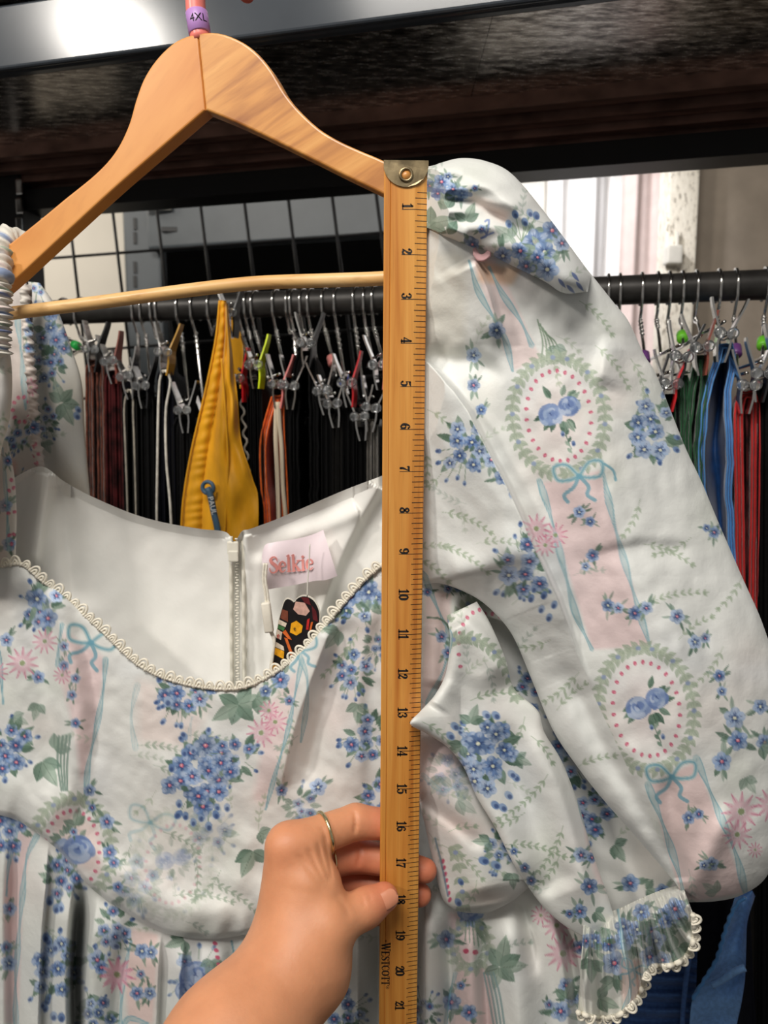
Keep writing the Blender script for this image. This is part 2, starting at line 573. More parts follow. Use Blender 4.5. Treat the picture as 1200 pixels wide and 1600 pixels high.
# black wire grid panel behind the rod
gp = empty('wire_grid', on_plane(330, 420, 1.27, K_RACK), 'black wire grid panel behind the hanging rod', 'grid panel')
def gpt(u, v):      # u: wire number from the left, v: row from the top
    top = np.array([38.0 + 68.5 * u, 331.0 - 5.3 * u]); dn = np.array([8.5 + 0.1 * u, 74.0])
    q = top + dn * v
    return R(q[0], q[1], 1.24)
for u in range(0, 10):
    mb = MB(); mb.tube([gpt(u, 0), gpt(u, 2), gpt(u, 4), gpt(u, 7)], 0.0028, 8); mb.build('wire', M['black_wire'], gp)
for v in range(0, 8):
    mb = MB(); mb.tube([gpt(u, v) + [0, 0.005, 0] for u in (-0.15, 3, 6, 9.1)], 0.0026, 8); mb.build('wire', M['black_wire'], gp)


# ------------------------------------------------------------------ clip hangers and the garments they hold
ACC = {'red': (186, 28, 34), 'lime': (206, 226, 30), 'black': (26, 26, 28), 'pink': (206, 120, 116), 'chrome': None, 'amber': (176, 130, 34), 'brown': (122, 62, 50)}
for k_, c_ in ACC.items():
    M['acc_' + k_] = mat_plain('clip_paint_' + k_, c_, 0.35) if c_ else M['chrome']
for k_, c_ in {'green': (28, 150, 62), 'purple': (96, 54, 112), 'rose': (206, 128, 122), 'blue': (36, 62, 150), 'lime': (96, 176, 40)}.items():
    M['ring_' + k_] = mat_plain('size_ring_' + k_, c_, 0.4)
HANG_GROUP = 'chrome clip hangers on the black rod'


def rod_pt(px):
    """point on the rod's axis seen at photo column px"""
    lo, hi = -0.62, 0.78
    for _ in range(40):
        x = 0.5 * (lo + hi); y = Y_ROD - K_RACK * x; z = Z_ROD - CAM_H
        u = 600 + F_PX * x / (y * CT - z * ST)
        if u < px: lo = x
        else: hi = x
    return np.array([x, y, Z_ROD])


def clip_hanger(px, clip, label, accent='black', ring=None, tilt=0.0, y0=0.76, spread=1.0):
    P = rod_pt(px)
    h = empty('clip_hanger', P, label, 'hanger', HANG_GROUP)
    r = R_ROD + 0.0017
    a = np.radians(np.linspace(-60, 200, 18))
    arc = [P + E_B * r * math.cos(t) + E_Z * r * math.sin(t) for t in a]
    C = R(clip[0], clip[1], y0)
    stem0 = P - E_B * 0.004 - E_Z * 0.036
    stem1 = np.array([P[0] * 0.55 + C[0] * 0.45, P[1] * 0.62 + C[1] * 0.38, C[2] + 0.012])
    pts = np.vstack([arc, [P - E_B * 0.0165 - E_Z * 0.012], [P - E_B * 0.010 - E_Z * 0.025], [stem0], [stem0 * 0.5 + stem1 * 0.5 + E_Z * 0.004], [stem1]])
    mb = MB(); mb.tube(catmull(pts, 46), 0.0016, 8); mb.build('hook', M['chrome'], h)
    mb = MB(); s_ = np.linspace(0, 1, 22)
    mid = stem0[None] * (1 - s_[:, None] * 0.3) + stem1[None] * (s_[:, None] * 0.3) + E_Z * 0.004
    mb.tube(mid + 0.0019 * (np.cos(s_ * 25)[:, None] * E_X + np.sin(s_ * 25)[:, None] * E_B), 0.0011, 6); mb.build('hook_twist', M['chrome'], h)
    mb = MB(); far = stem1 + (stem1 - C) * [1, 1, 0] * 0.9
    mb.tube([C + E_Z * 0.012, stem1, far], 0.0016, 8); mb.build('crossbar', M['chrome'], h)
    if ring:
        q = stem0 * 0.35 + stem1 * 0.65; ax = (stem1 - stem0); ax /= np.linalg.norm(ax)
        mb = MB(); mb.lathe(q - ax * 0.007, ax, [(0, 0.0045), (0.001, 0.0058), (0.013, 0.0058), (0.014, 0.0045)], 14); mb.build('size_ring', M['ring_' + ring], h)
    ca, sa = math.cos(tilt), math.sin(tilt)
    ex = E_X * ca + E_Z * sa; ez = -E_X * sa + E_Z * ca
    mb = MB(); mb.tube([C - E_B * 0.006, C + E_B * 0.008], 0.0022, 8)
    mb.tube([C + ex * 0.004 * math.cos(t) + ez * 0.004 * math.sin(t) + E_B * (0.0012 * t / 6.28) for t in np.linspace(0, 18, 40)], 0.0007, 5)
    cl = mb.build('clip', M['chrome'], h)
    for sgn in (-1, 1):
        prof = [(0.0150 * spread, 0.032), (0.0128 * spread, 0.024), (0.0062, 0.006), (0.0048, -0.001), (0.0052, -0.010), (0.0030, -0.024)]
        pr = catmull([(sgn * p[0], p[1]) for p in prof], 14)
        wd = np.interp(np.linspace(0, 1, 14), [0, 0.35, 0.6, 1], [0.0040, 0.0055, 0.0075, 0.0065])
        mb = MB(); th = 0.0009
        rings = []
        for (u, v), w in zip(pr, wd):
            for du, dw in ((-th, -w), (th, -w), (th, w), (-th, w)):
                rings.append(C + ex * (u + du) + ez * v + E_B * dw)
        f = []
        for i in range(13):
            for j in range(4):
                f.append((i * 4 + j, i * 4 + (j + 1) % 4, (i + 1) * 4 + (j + 1) % 4, (i + 1) * 4 + j))
        f += [(3, 2, 1, 0), (52, 53, 54, 55)]
        mb.add(rings, f)
        mb.build('jaw', M['chrome'] if sgn < 0 else M['acc_' + accent], cl, False)
    for sgn in (-1, 1):
        mb = MB(); mb.lathe(C + ex * sgn * 0.0055 - E_B * 0.0125 + ez * 0.001, E_B, [(0, 0.0020), (0.0004, 0.0042), (0.0015, 0.0050), (0.0028, 0.0050), (0.0034, 0.003)], 18)
        mb.build('roller', M['clear'], cl)
    return h


def garment(name, path, th, y0, mat, label, cat, depth=0.2, ruffle=0.0, freq=40, n=90, parts=(), swing=0.0):
    """cloth folded over a clip and seen end-on: path runs up one layer and down the other (photo columns/rows)"""
    p = catmull(path, n)
    tan = np.gradient(p, axis=0); tan /= np.linalg.norm(tan, axis=1)[:, None]
    nor = np.stack([-tan[:, 1], tan[:, 0]], -1)
    rng = np.random.default_rng(abs(hash(label)) % 1000 if False else sum(map(ord, label)))
    ph = rng.uniform(0, 6)
    i = np.arange(n)
    wob = 0.55 * ruffle * (np.sin(i * freq / n * 6.28 + ph + 2.0 * np.sin(i * 0.21 + ph)) * (0.5 + 0.5 * np.sin(i * 0.17 + 2 * ph)) + 0.8 * np.sin(i * freq / n * 3.9 + 2 * ph))
    root = empty(name, R(*p[n // 2], y0), label, cat)
    c3 = R(p[n // 2][0], p[n // 2][1], y0)
    radial = np.array([c3[0], c3[1], 0]); radial /= np.linalg.norm(radial)
    back = 0.8 * radial + 0.2 * E_B; back /= np.linalg.norm(back)
    rows = []
    steps = [(0.004, 0.30), (0.0, 0.8), (0.001, 1.0), (0.008, 1.0), (0.03, 1.0), (0.09, 1.05), (depth, 0.9)]
    for d, sc in steps:
        amp = max(0.0, 1 - d / 0.06)
        o1 = p + nor * (th / 2 * sc + wob[:, None] * amp)
        o2 = p - nor * (th / 2 * sc - wob[:, None] * amp)
        rows.append((R(o1[:, 0], o1[:, 1], y0) + back * d, R(o2[:, 0], o2[:, 1], y0) + back * d))
    m = len(rows)
    v = np.vstack([r_[0] for r_ in rows] + [r_[1] for r_ in rows])
    f = np.vstack([grid_faces(m, n), grid_faces(m, n, True, m * n)])
    caps = [(k, k + 1, m * n + k + 1, m * n + k) for k in range(n - 1)]
    o = m * n
    ends = [(r_ * n, (r_ + 1) * n, o + (r_ + 1) * n, o + r_ * n) for r_ in range(m - 1)] + [((r_ + 1) * n - 1, o + (r_ + 1) * n - 1, o + (r_ + 2) * n - 1, (r_ + 2) * n - 1) for r_ in range(m - 1)]
    f = np.vstack([f, np.array(caps), np.array(ends)])
    obj('cloth', v, f, mat, root)
    for (pn, pts, rpx, pm) in parts:
        q = catmull(pts, 60); mb = MB()
        mb.tube(R(q[:, 0], q[:, 1], y0 - 0.003), rpx, 7); mb.build(pn, pm, root)
    return root


def cloth_mat(name, rgb, rough=0.8, sheen=0.3, var=0.2, scale=120, bs=0.3, stretch=None):
    dark = max(rgb) < 60
    return mat_plain(name, rgb, rough, 0, var, scale, bs, sheen=0.0 if dark else sheen, stretch=stretch, spec=0.15 if dark else 0.35)


M['g_black'] = cloth_mat('black_cloth', (9, 9, 10))
M['g_velvet'] = cloth_mat('black_velvet', (8, 8, 9), 0.9, 0.6, 0.35, 220, 0.6)
M['g_navy'] = cloth_mat('navy_cloth', (12, 13, 22))
M['g_brown'] = cloth_mat('brown_velvet', (84, 42, 28), 0.8, 0.15, 0.6, 90, 0.6)
M['g_wine'] = cloth_mat('wine_print', (56, 16, 18), 0.8, 0.1, 0.8, 60)
M['g_orange'] = cloth_mat('orange_cloth', (222, 98, 28), 0.7)
M['g_yellow'] = cloth_mat('mustard_cloth', (214, 152, 18), 0.55, 0.2, 0.12, 70, 0.3, (1, 1, 0.4))
M['g_grey'] = cloth_mat('grey_cloth', (104, 100, 94))
M['g_charcoal'] = cloth_mat('charcoal_cloth', (30, 29, 28))
M['g_forest'] = cloth_mat('dark_green_cloth', (30, 78, 46), 0.75)
M['g_blue'] = cloth_mat('sky_blue_satin', (84, 142, 204), 0.42, 0.3, 0.12, 80)
M['g_deep'] = cloth_mat('deep_blue_satin', (26, 66, 118), 0.45, 0.2)
M['g_red'] = cloth_mat('red_jersey', (186, 34, 34), 0.75, 0.3, 0.1)
M['g_denim'] = cloth_mat('blue_denim', (112, 154, 206), 0.75, 0.2, 0.14, 300, 0.4)
M['g_dkdenim'] = cloth_mat('dark_blue_denim', (66, 100, 156), 0.75, 0.2, 0.2, 300, 0.4)
M['g_white'] = cloth_mat('white_piping', (206, 202, 192), 0.7)
M['g_greylace'] = cloth_mat('grey_lace_edge', (150, 144, 132), 0.8)
M['g_cream'] = cloth_mat('cream_stripe', (206, 192, 168), 0.7, 0.2, 0.25, 60, 0.1, (8, 8, 0.1))
M['g_stripe'] = cloth_mat('maroon_stripe', (98, 44, 48), 0.7)
M['cord'] = mat_plain('slate_blue_cord', (62, 92, 116), 0.5)


def U(cx, top, w, bottom, lean=0, spread=0, lean_l=None):
    """inverted-U path: narrow loop at the clip, two layers falling"""
    l2 = lean if lean_l is None else lean_l
    return [(cx - w / 2 + l2 - spread, bottom), (cx - w / 2 + l2 * 0.6 - spread * 0.5, top + (bottom - top) * 0.5), (cx - w / 2, top + 40), (cx - w * 0.35, top + 8), (cx, top),
            (cx + w * 0.35, top + 8), (cx + w / 2, top + 40), (cx + w / 2 + lean * 0.6 + spread * 0.5, top + (bottom - top) * 0.5), (cx + w / 2 + lean + spread, bottom)]


# (hook column, clip column/row, accent, ring, hanger words, garment)
LEFT = [
    (102, (150, 548), 'black', 'green', 'holding the brown velvet garment, at the left end of the rod', ('skirt', U(148, 562, 17, 1200, 6), 13, 'g_brown', 'brown velvet garment at the left end of the rod', 0.8)),
    (128, (178, 566), 'brown', None, 'holding the dark wine print garment', ('skirt', U(177, 578, 14, 1200, 8), 14, 'g_wine', 'dark wine print garment right of the brown velvet one', 0)),
    (217, (203, 590), 'chrome', None, 'holding the black garment with a zip edge', ('trousers', U(202, 604, 15, 1200, 8), 9, 'g_charcoal', 'charcoal garment with two pale zip edges', 0)),
    (229, (228, 604), 'black', None, 'between the zip-edged and the white-piped garments', ('trousers', U(230, 616, 10, 1200, 6), 11, 'g_black', 'plain black garment between the zip-edged and white-piped ones', 0)),
    (245, (262, 552), 'amber', None, 'holding the navy garment with white piping', ('trousers', U(258, 574, 16, 1200, 8), 10, 'g_navy', 'navy garment with white piping left of the yellow one', 0)),
    (285, (292, 642), 'chrome', None, 'low beside the left edge of the yellow garment', ('trousers', U(284, 654, 16, 1200, 4), 16, 'g_black', 'black garment tucked behind the left edge of the yellow one', 0)),
    (333, (362, 492), 'black', None, 'holding the mustard yellow garment', None),
    (380, (374, 594), 'red', None, 'with a red jaw, right of the yellow garment', ('skirt', U(376, 606, 16, 1200, 18), 8, 'g_black', 'black garment with wavy grey lace edges beside the yellow one', 0)),
    (390, (402, 572), 'lime', None, 'with a lime green jaw', ('trousers', U(400, 590, 11, 1200, 6), 9, 'g_black', 'black garment left of the orange one', 0)),
    (400, (438, 602), 'pink', None, 'holding the orange garment', ('trousers', [(421, 1200), (418, 830), (412, 760), (411, 690), (424, 636), (430, 619), (438, 624), (439, 660), (442, 720), (446, 830), (448, 1200)], 11, 'g_orange', 'orange garment with cream striped lining', 0)),
    (433, (458, 604), 'chrome', None, 'between the orange and the black velvet garments', ('trousers', U(452, 616, 7, 1200, 3), 8, 'g_black', 'thin black garment between the orange and the velvet ones', 0)),
    (454, (483, 538), 'black', None, 'holding the black velvet garment', ('skirt', [(458, 1200), (461, 800), (459, 700), (462, 600), (468, 562), (477, 550), (486, 560), (489, 600), (491, 700), (491, 800), (493, 1200)], 15, 'g_velvet', 'thick black velvet garment, widest dark one left of the ruler', 1.6)),
    (475, (508, 612), 'chrome', None, 'just right of the black velvet garment', ('trousers', U(510, 624, 8, 1200, 2), 9, 'g_black', 'plain black garment just right of the velvet one', 0)),
    (487, (524, 632), 'chrome', None, 'holding the dark grey garment', ('trousers', U(527, 642, 8, 1200, 0), 7, 'g_charcoal', 'dark grey garment right of the black velvet one', 0)),
    (509, (546, 600), 'red', 'rose', 'with a red jaw and a rose ring, near the ruler', ('trousers', U(544, 612, 9, 1200, 2), 10, 'g_velvet', 'black garment under the red-jawed clip near the ruler', 0)),
    (528, (566, 652), 'chrome', 'blue', 'with a blue ring near the ruler', ('trousers', U(564, 664, 8, 1200, 1), 8, 'g_black', 'narrow black garment left of the grey one near the ruler', 0)),
    (557, (584, 638), 'chrome', None, 'holding the grey garment beside the ruler', ('trousers', U(582, 652, 10, 1200, 0), 8, 'g_grey', 'grey garment hanging directly beside the ruler', 0)),
    (573, (594, 572), 'pink', None, 'with a pink jaw touching the ruler edge', ('trousers', U(606, 590, 9, 1200, 2), 10, 'g_black', 'black garment mostly hidden behind the ruler', 0)),
    (586, (628, 600), 'chrome', None, 'half hidden behind the ruler', None),
]
for (hx, cp, acc, ring, words, g) in LEFT:
    clip_hanger(hx, cp, 'chrome clip hanger ' + words, acc, ring, tilt=random.Random(hx).uniform(-0.12, 0.14))
    if g:
        prt = []
        lab = g[4]
        if 'zip' in lab and 'charcoal' in lab:
            prt = [('zip_edge', [(201, 608), (196, 622), (194, 645), (196, 700), (200, 830), (203, 1100)], 0.0011, M['g_greylace']), ('zip_edge', [(203, 608), (208, 622), (208, 645), (210, 700), (213, 830), (216, 1100)], 0.0011, M['g_greylace'])]
        if 'white piping' in lab:
            prt = [('piping', [(256, 578), (250, 592), (248, 620), (247, 650), (246, 720), (245, 830), (248, 1100)], 0.0014, M['g_white']), ('piping', [(258, 578), (266, 592), (264, 612), (259, 645), (260, 720), (268, 830), (272, 1100)], 0.0014, M['g_white'])]
        if 'wavy grey lace' in lab:
            zz = [(364 + 4.0 * math.sin(k * 1.7) + k * 0.62, 612 + k * 7.0) for k in range(36)]
            zy = [(377 + 3.4 * math.sin(k * 1.9 + 1) + k * 0.62, 618 + k * 7.0) for k in range(35)]
            prt = [('lace_edge', zz, 0.0013, M['g_greylace']), ('lace_edge', zy, 0.0013, M['g_greylace'])]
        if 'orange' in lab and 'cream' in lab:
            prt = [('striped_lining', [(432, 628), (431, 660), (431, 690), (434, 760), (436, 830), (437, 1000)], 0.0026, M['g_cream']), ('striped_lining', [(435, 628), (437, 665), (440, 700), (442, 760), (447, 830), (448, 1000)], 0.0024, M['g_cream']), ('stripe', [(436, 740), (439, 830), (441, 1000)], 0.0008, M['g_stripe'])]
        garment(g[0], g[1], g[2], 0.76, M[g[3]], lab, 'garment', ruffle=g[5], parts=prt)
for hx, w in ((253, 'sixth hook from the left on the rod'), (307, 'hook just left of the yellow garment, in front of the rod'), (460, 'hook above the thick black velvet garment')):
    clip_hanger(hx, (hx + 18, 660), 'chrome clip hanger, ' + w, 'chrome', y0=0.84)

RIGHT = [
    (950, (985, 640), 'chrome', None, 'first hook beside the printed sleeve', None),
    (968, (1018, 610), 'black', 'purple', 'with the lower purple ring beside the sleeve', ('trousers', U(1020, 622, 16, 1250, 6), 15, 'g_black', 'black garment showing next to the printed sleeve', 0)),
    (1002, (1046, 602), 'red', 'purple', 'with a red jaw right of the sleeve', ('trousers', U(1046, 616, 16, 1250, 20), 14, 'g_black', 'black garment under the red-jawed clip right of the sleeve', 0)),
    (1027, (1062, 560), 'black', None, 'between the red-jawed and the dark green garments', ('skirt', U(1066, 585, 14, 1250, 10), 13, 'g_forest', 'dark green garment half behind the scrunched green one', 0)),
    (1065, (1094, 545), 'brown', 'lime', 'holding the scrunched dark green garment', ('skirt', [(1082, 1250), (1074, 760), (1073, 700), (1078, 640), (1087, 580), (1092, 556), (1099, 556), (1101, 590), (1096, 640), (1090, 700), (1092, 760), (1108, 1250)], 12, 'g_forest', 'scrunched dark green elastic waist garment', 2.0)),
    (1087, (1131, 524), 'chrome', None, 'holding the sky blue garment', ('skirt', [(1140, 1360), (1112, 860), (1097, 760), (1098, 680), (1106, 610), (1122, 560), (1128, 540), (1138, 536), (1146, 548), (1141, 590), (1137, 640), (1141, 700), (1139, 780), (1144, 860), (1162, 1360)], 11, 'g_blue', 'sky blue satin garment with gathered elastic edges', 1.8)),
    (1122, (1166, 604), 'chrome', 'lime', 'holding the red garment', ('trousers', [(1162, 1370), (1158, 960), (1156, 800), (1154, 660), (1158, 624), (1168, 612), (1178, 622), (1181, 660), (1180, 800), (1177, 960), (1180, 1370)], 15, 'g_red', 'red jersey garment at the right end of the rod', 0.5)),
    (1148, (1188, 586), 'black', 'purple', 'holding the black garment beside the red one', ('trousers', U(1199, 600, 14, 1750, -6), 16, 'g_velvet', 'black garment right of the red one, at the frame edge', 0)),
    (1195, (1216, 566), 'black', 'lime', 'largest hook at the right edge of the frame', ('trousers', U(1232, 585, 14, 1750, 8), 16, 'g_black', 'black garment cut by the right edge of the frame', 0)),
]
for (hx, cp, acc, ring, words, g) in RIGHT:
    clip_hanger(hx, cp, 'chrome clip hanger ' + words, acc, ring, tilt=random.Random(hx).uniform(-0.15, 0.1), y0=0.74)
    if g:
        prt = []
        if 'red jersey' in g[4]:
            prt = [('seam', [(1167, 640), (1168, 760), (1167, 960), (1170, 1200)], 0.0012, M['g_wine'])]
        rt = garment(g[0], g[1], g[2], 0.745, M[g[3]], g[4], 'garment', ruffle=g[5], freq=36, parts=prt)
        if 'sky blue' in g[4]:
            # deep blue lining between the two gathered edges
            a_ = catmull([(1126, 556), (1112, 610), (1104, 680), (1104, 760), (1119, 860), (1146, 1300)], 40)
            b_ = catmull([(1138, 556), (1136, 610), (1134, 680), (1136, 760), (1140, 860), (1160, 1300)], 40)
            rows = []
            for s_ in np.linspace(0, 1, 14):
                q = a_ * (1 - s_) + b_ * s_
                rows.append(R(q[:, 0], q[:, 1], 0.765 + 0.03 * math.sin(math.pi * s_) + 0.004 * np.sin(np.arange(40) * 0.9 + 6 * s_)))
            v = np.vstack(rows)
            obj('lining', v, grid_faces(14, 40, True), M['g_deep'], rt)
hh = clip_hanger(1045, (1076, 600), 'chrome clip hanger, hook between two purple rings and the green garment', 'chrome', y0=0.82)


def sheet(mb, top, bot, y0f, n=40, m=60, thick=0.003):
    """cloth sheet between two photo curves; y0f(s,t) gives its distance"""
    a_, b_ = catmull(top, n), catmull(bot, n)
    fr, bk = [], []
    for t in np.linspace(0, 1, m):
        q = a_ * (1 - t) + b_ * t
        y = y0f(np.linspace(0, 1, n), t)
        fr.append(R(q[:, 0], q[:, 1], y)); bk.append(R(q[:, 0], q[:, 1], y + thick))
    v = np.vstack(fr + bk)
    f = np.vstack([grid_faces(m, n, True), grid_faces(m, n, False, m * n)])
    per = [(i * n, (i + 1) * n) for i in range(m - 1)] + [((i + 1) * n - 1, (i + 2) * n - 1) for i in range(m - 1)] + [(j, j + 1) for j in range(n - 1)] + [((m - 1) * n + j, (m - 1) * n + j + 1) for j in range(n - 1)]
    f = np.vstack([f, np.array([(a, b, b + m * n, a + m * n) for a, b in per])])
    return mb.add(v, f)


# mustard yellow garment: gathered waistband falling from the clip, wide bag of cloth beside it
yg = empty('skirt', R(345, 480, 0.74), 'mustard yellow garment with gathered band and slate blue drawcord', 'garment')
mb = MB()
sheet(mb, [(342, 468), (338, 520), (322, 600), (300, 700), (287, 780), (283, 860), (282, 1000)], [(354, 470), (352, 530), (340, 620), (326, 700), (318, 780), (316, 860), (314, 1000)],
      lambda s, t: 0.735 + 0.006 * (2 * t - 1) ** 2 + 0.0005 * np.sin(s * 210 + 3 * t + 2 * np.sin(s * 40)), n=190, m=16); mb.build('waistband', M['g_yellow'], yg)
mb = MB()
sheet(mb, [(351, 474), (350, 530), (338, 620), (324, 700), (316, 780), (314, 860), (312, 1000)], [(356, 474), (362, 540), (371, 620), (377, 690), (394, 745), (404, 800), (392, 1000)],
      lambda s, t: 0.742 - 0.012 * math.sin(math.pi * t) + 0.003 * np.sin(s * 34 + 8 * t) * t + 0.002 * np.sin(s * 9 - 14 * t), n=70, m=40); mb.build('cloth', M['g_yellow'], yg)
mb = MB()
sheet(mb, [(352, 486), (354, 520), (358, 560), (362, 610)], [(357, 486), (372, 510), (380, 545), (376, 610)],
      lambda s, t: 0.80 + 0.01 * np.sin(3 * s) * t, n=20, m=12); mb.build('back_flap', M['g_yellow'], yg)
mb = MB(); q = catmull([(346, 560), (352, 640), (356, 720), (354, 780), (350, 850)], 50); mb.tube(R(q[:, 0], q[:, 1], 0.7285), 0.0011, 7); mb.build('seam', M['g_yellow'], yg)
mb = MB(); q = catmull([(343, 470), (337, 530), (321, 610), (299, 705), (286, 785), (282, 865)], 60); mb.tube(R(q[:, 0], q[:, 1], 0.7365), 0.0012, 7); mb.build('edge_stitching', M['g_yellow'], yg)
gc = R(325, 762, 0.727)
mb = MB(); mb.tube([gc + 0.0062 * (math.cos(t) * E_X + math.sin(t) * E_Z) for t in np.linspace(0, 6.283, 28, endpoint=False)], 0.0022, 10, closed=True); mb.build('grommet', M['cord'], yg)
mb = MB(); q = catmull([(324, 762), (329, 775), (334, 800), (340, 828), (345, 870), (348, 930)], 30); mb.tube(R(q[:, 0], q[:, 1], 0.7245), 0.0034, 10); dc = mb.build('drawcord', M['cord'], yg)


def flat_text(body, size, origin, ex, ez, mat, name, parent, bold=0.0, align='CENTER'):
    """lettering set with the built-in font, laid on a surface as a flat print"""
    cu = bpy.data.curves.new(name, 'FONT')
    cu.body = body; cu.size = size; cu.offset = bold; cu.align_x = align; cu.align_y = 'CENTER'
    cu.extrude = 0.00008
    tmp = bpy.data.objects.new(name, cu); COL.objects.link(tmp)
    dg = bpy.context.evaluated_depsgraph_get()
    me = bpy.data.meshes.new_from_object(tmp.evaluated_get(dg))
    bpy.data.objects.remove(tmp)
    co = np.array([tuple(v.co) for v in me.vertices])
    fs = [tuple(p.vertices) for p in me.polygons]
    en = np.cross(ex, ez)
    v = np.asarray(origin) + co[:, :1] * ex + co[:, 1:2] * ez + co[:, 2:3] * en
    return obj(name, v, fs, mat, parent, False)


M['ink_white'] = mat_plain('white_ink', (214, 216, 214), 0.6)
dv = R(340, 828, 0.72) - R(328, 778, 0.72); dv /= np.linalg.norm(dv)
flat_text('PAUL', 0.0082, R(331.5, 790, 0.7203), dv, np.cross(E_B * -1, dv) * 1.0, M['ink_white'], 'lettering', dc)

# blue denim garment low behind the cuff
dg_ = empty('denim_skirt', R(1060, 1480, 0.70), 'blue denim garment with gathered waist below the sleeve cuff', 'garment')
mb = MB()
sheet(mb, [(955, 1440), (985, 1452), (1020, 1462), (1068, 1470), (1090, 1478)], [(940, 1760), (975, 1750), (1020, 1750), (1060, 1745), (1082, 1740)],
      lambda s, t: 0.665 + 0.004 * np.sin(t * 70 + 2 * s) * (0.4 + s) + 0.012 * s, n=50, m=120); mb.build('gathered_panel', M['g_dkdenim'], dg_)
mb = MB()
sheet(mb, [(1172, 1385), (1152, 1395), (1140, 1430), (1120, 1500), (1102, 1530), (1080, 1570), (1070, 1760)], [(1180, 1400), (1168, 1440), (1166, 1480), (1164, 1530), (1158, 1570), (1148, 1620), (1130, 1760)],
      lambda s, t: 0.655 + 0.012 * math.sin(3.1 * t) + 0.003 * np.sin(s * 30 + t * 4), n=60, m=24); mb.build('side_panel', M['g_denim'], dg_)
mb = MB(); q = catmull([(1164, 1402), (1150, 1415), (1136, 1445), (1120, 1498), (1100, 1532), (1082, 1562)], 60)
mb.tube(R(q[:, 0] + 1.2 * np.sin(np.arange(60) * 1.3), q[:, 1], 0.652), 0.0016, 8); mb.build('frayed_edge', M['g_blue'], dg_)
mb = MB(); q = catmull([(1112, 1540), (1130, 1530), (1148, 1518), (1164, 1512)], 20); mb.tube(R(q[:, 0], q[:, 1], 0.650), 0.0028, 8); mb.build('belt_loop_seam', M['g_denim'], dg_)
mb = MB(); q = catmull([(1080, 1476), (1072, 1530), (1066, 1600), (1060, 1740)], 40); mb.tube(R(q[:, 0], q[:, 1], 0.660), 0.0022, 8); mb.build('side_seam', M['g_dkdenim'], dg_)
mb = MB()
sheet(mb, [(1050, 1395), (1100, 1392), (1170, 1390)], [(1050, 1760), (1110, 1760), (1190, 1760)], lambda s, t: 0.71 + 0.006 * np.sin(14 * s + 2 * t), n=40, m=20); mb.build('inside', M['g_navy'], dg_)
mb = MB()
sheet(mb, [(920, 1560), (950, 1566), (985, 1570)], [(915, 1760), (950, 1760), (985, 1760)], lambda s, t: 0.70 + 0.004 * np.sin(9 * s), n=20, m=10)
tag(mb.build('wine_skirt', M['g_wine']), 'dark red garment peeping out under the cuff lace', 'garment')
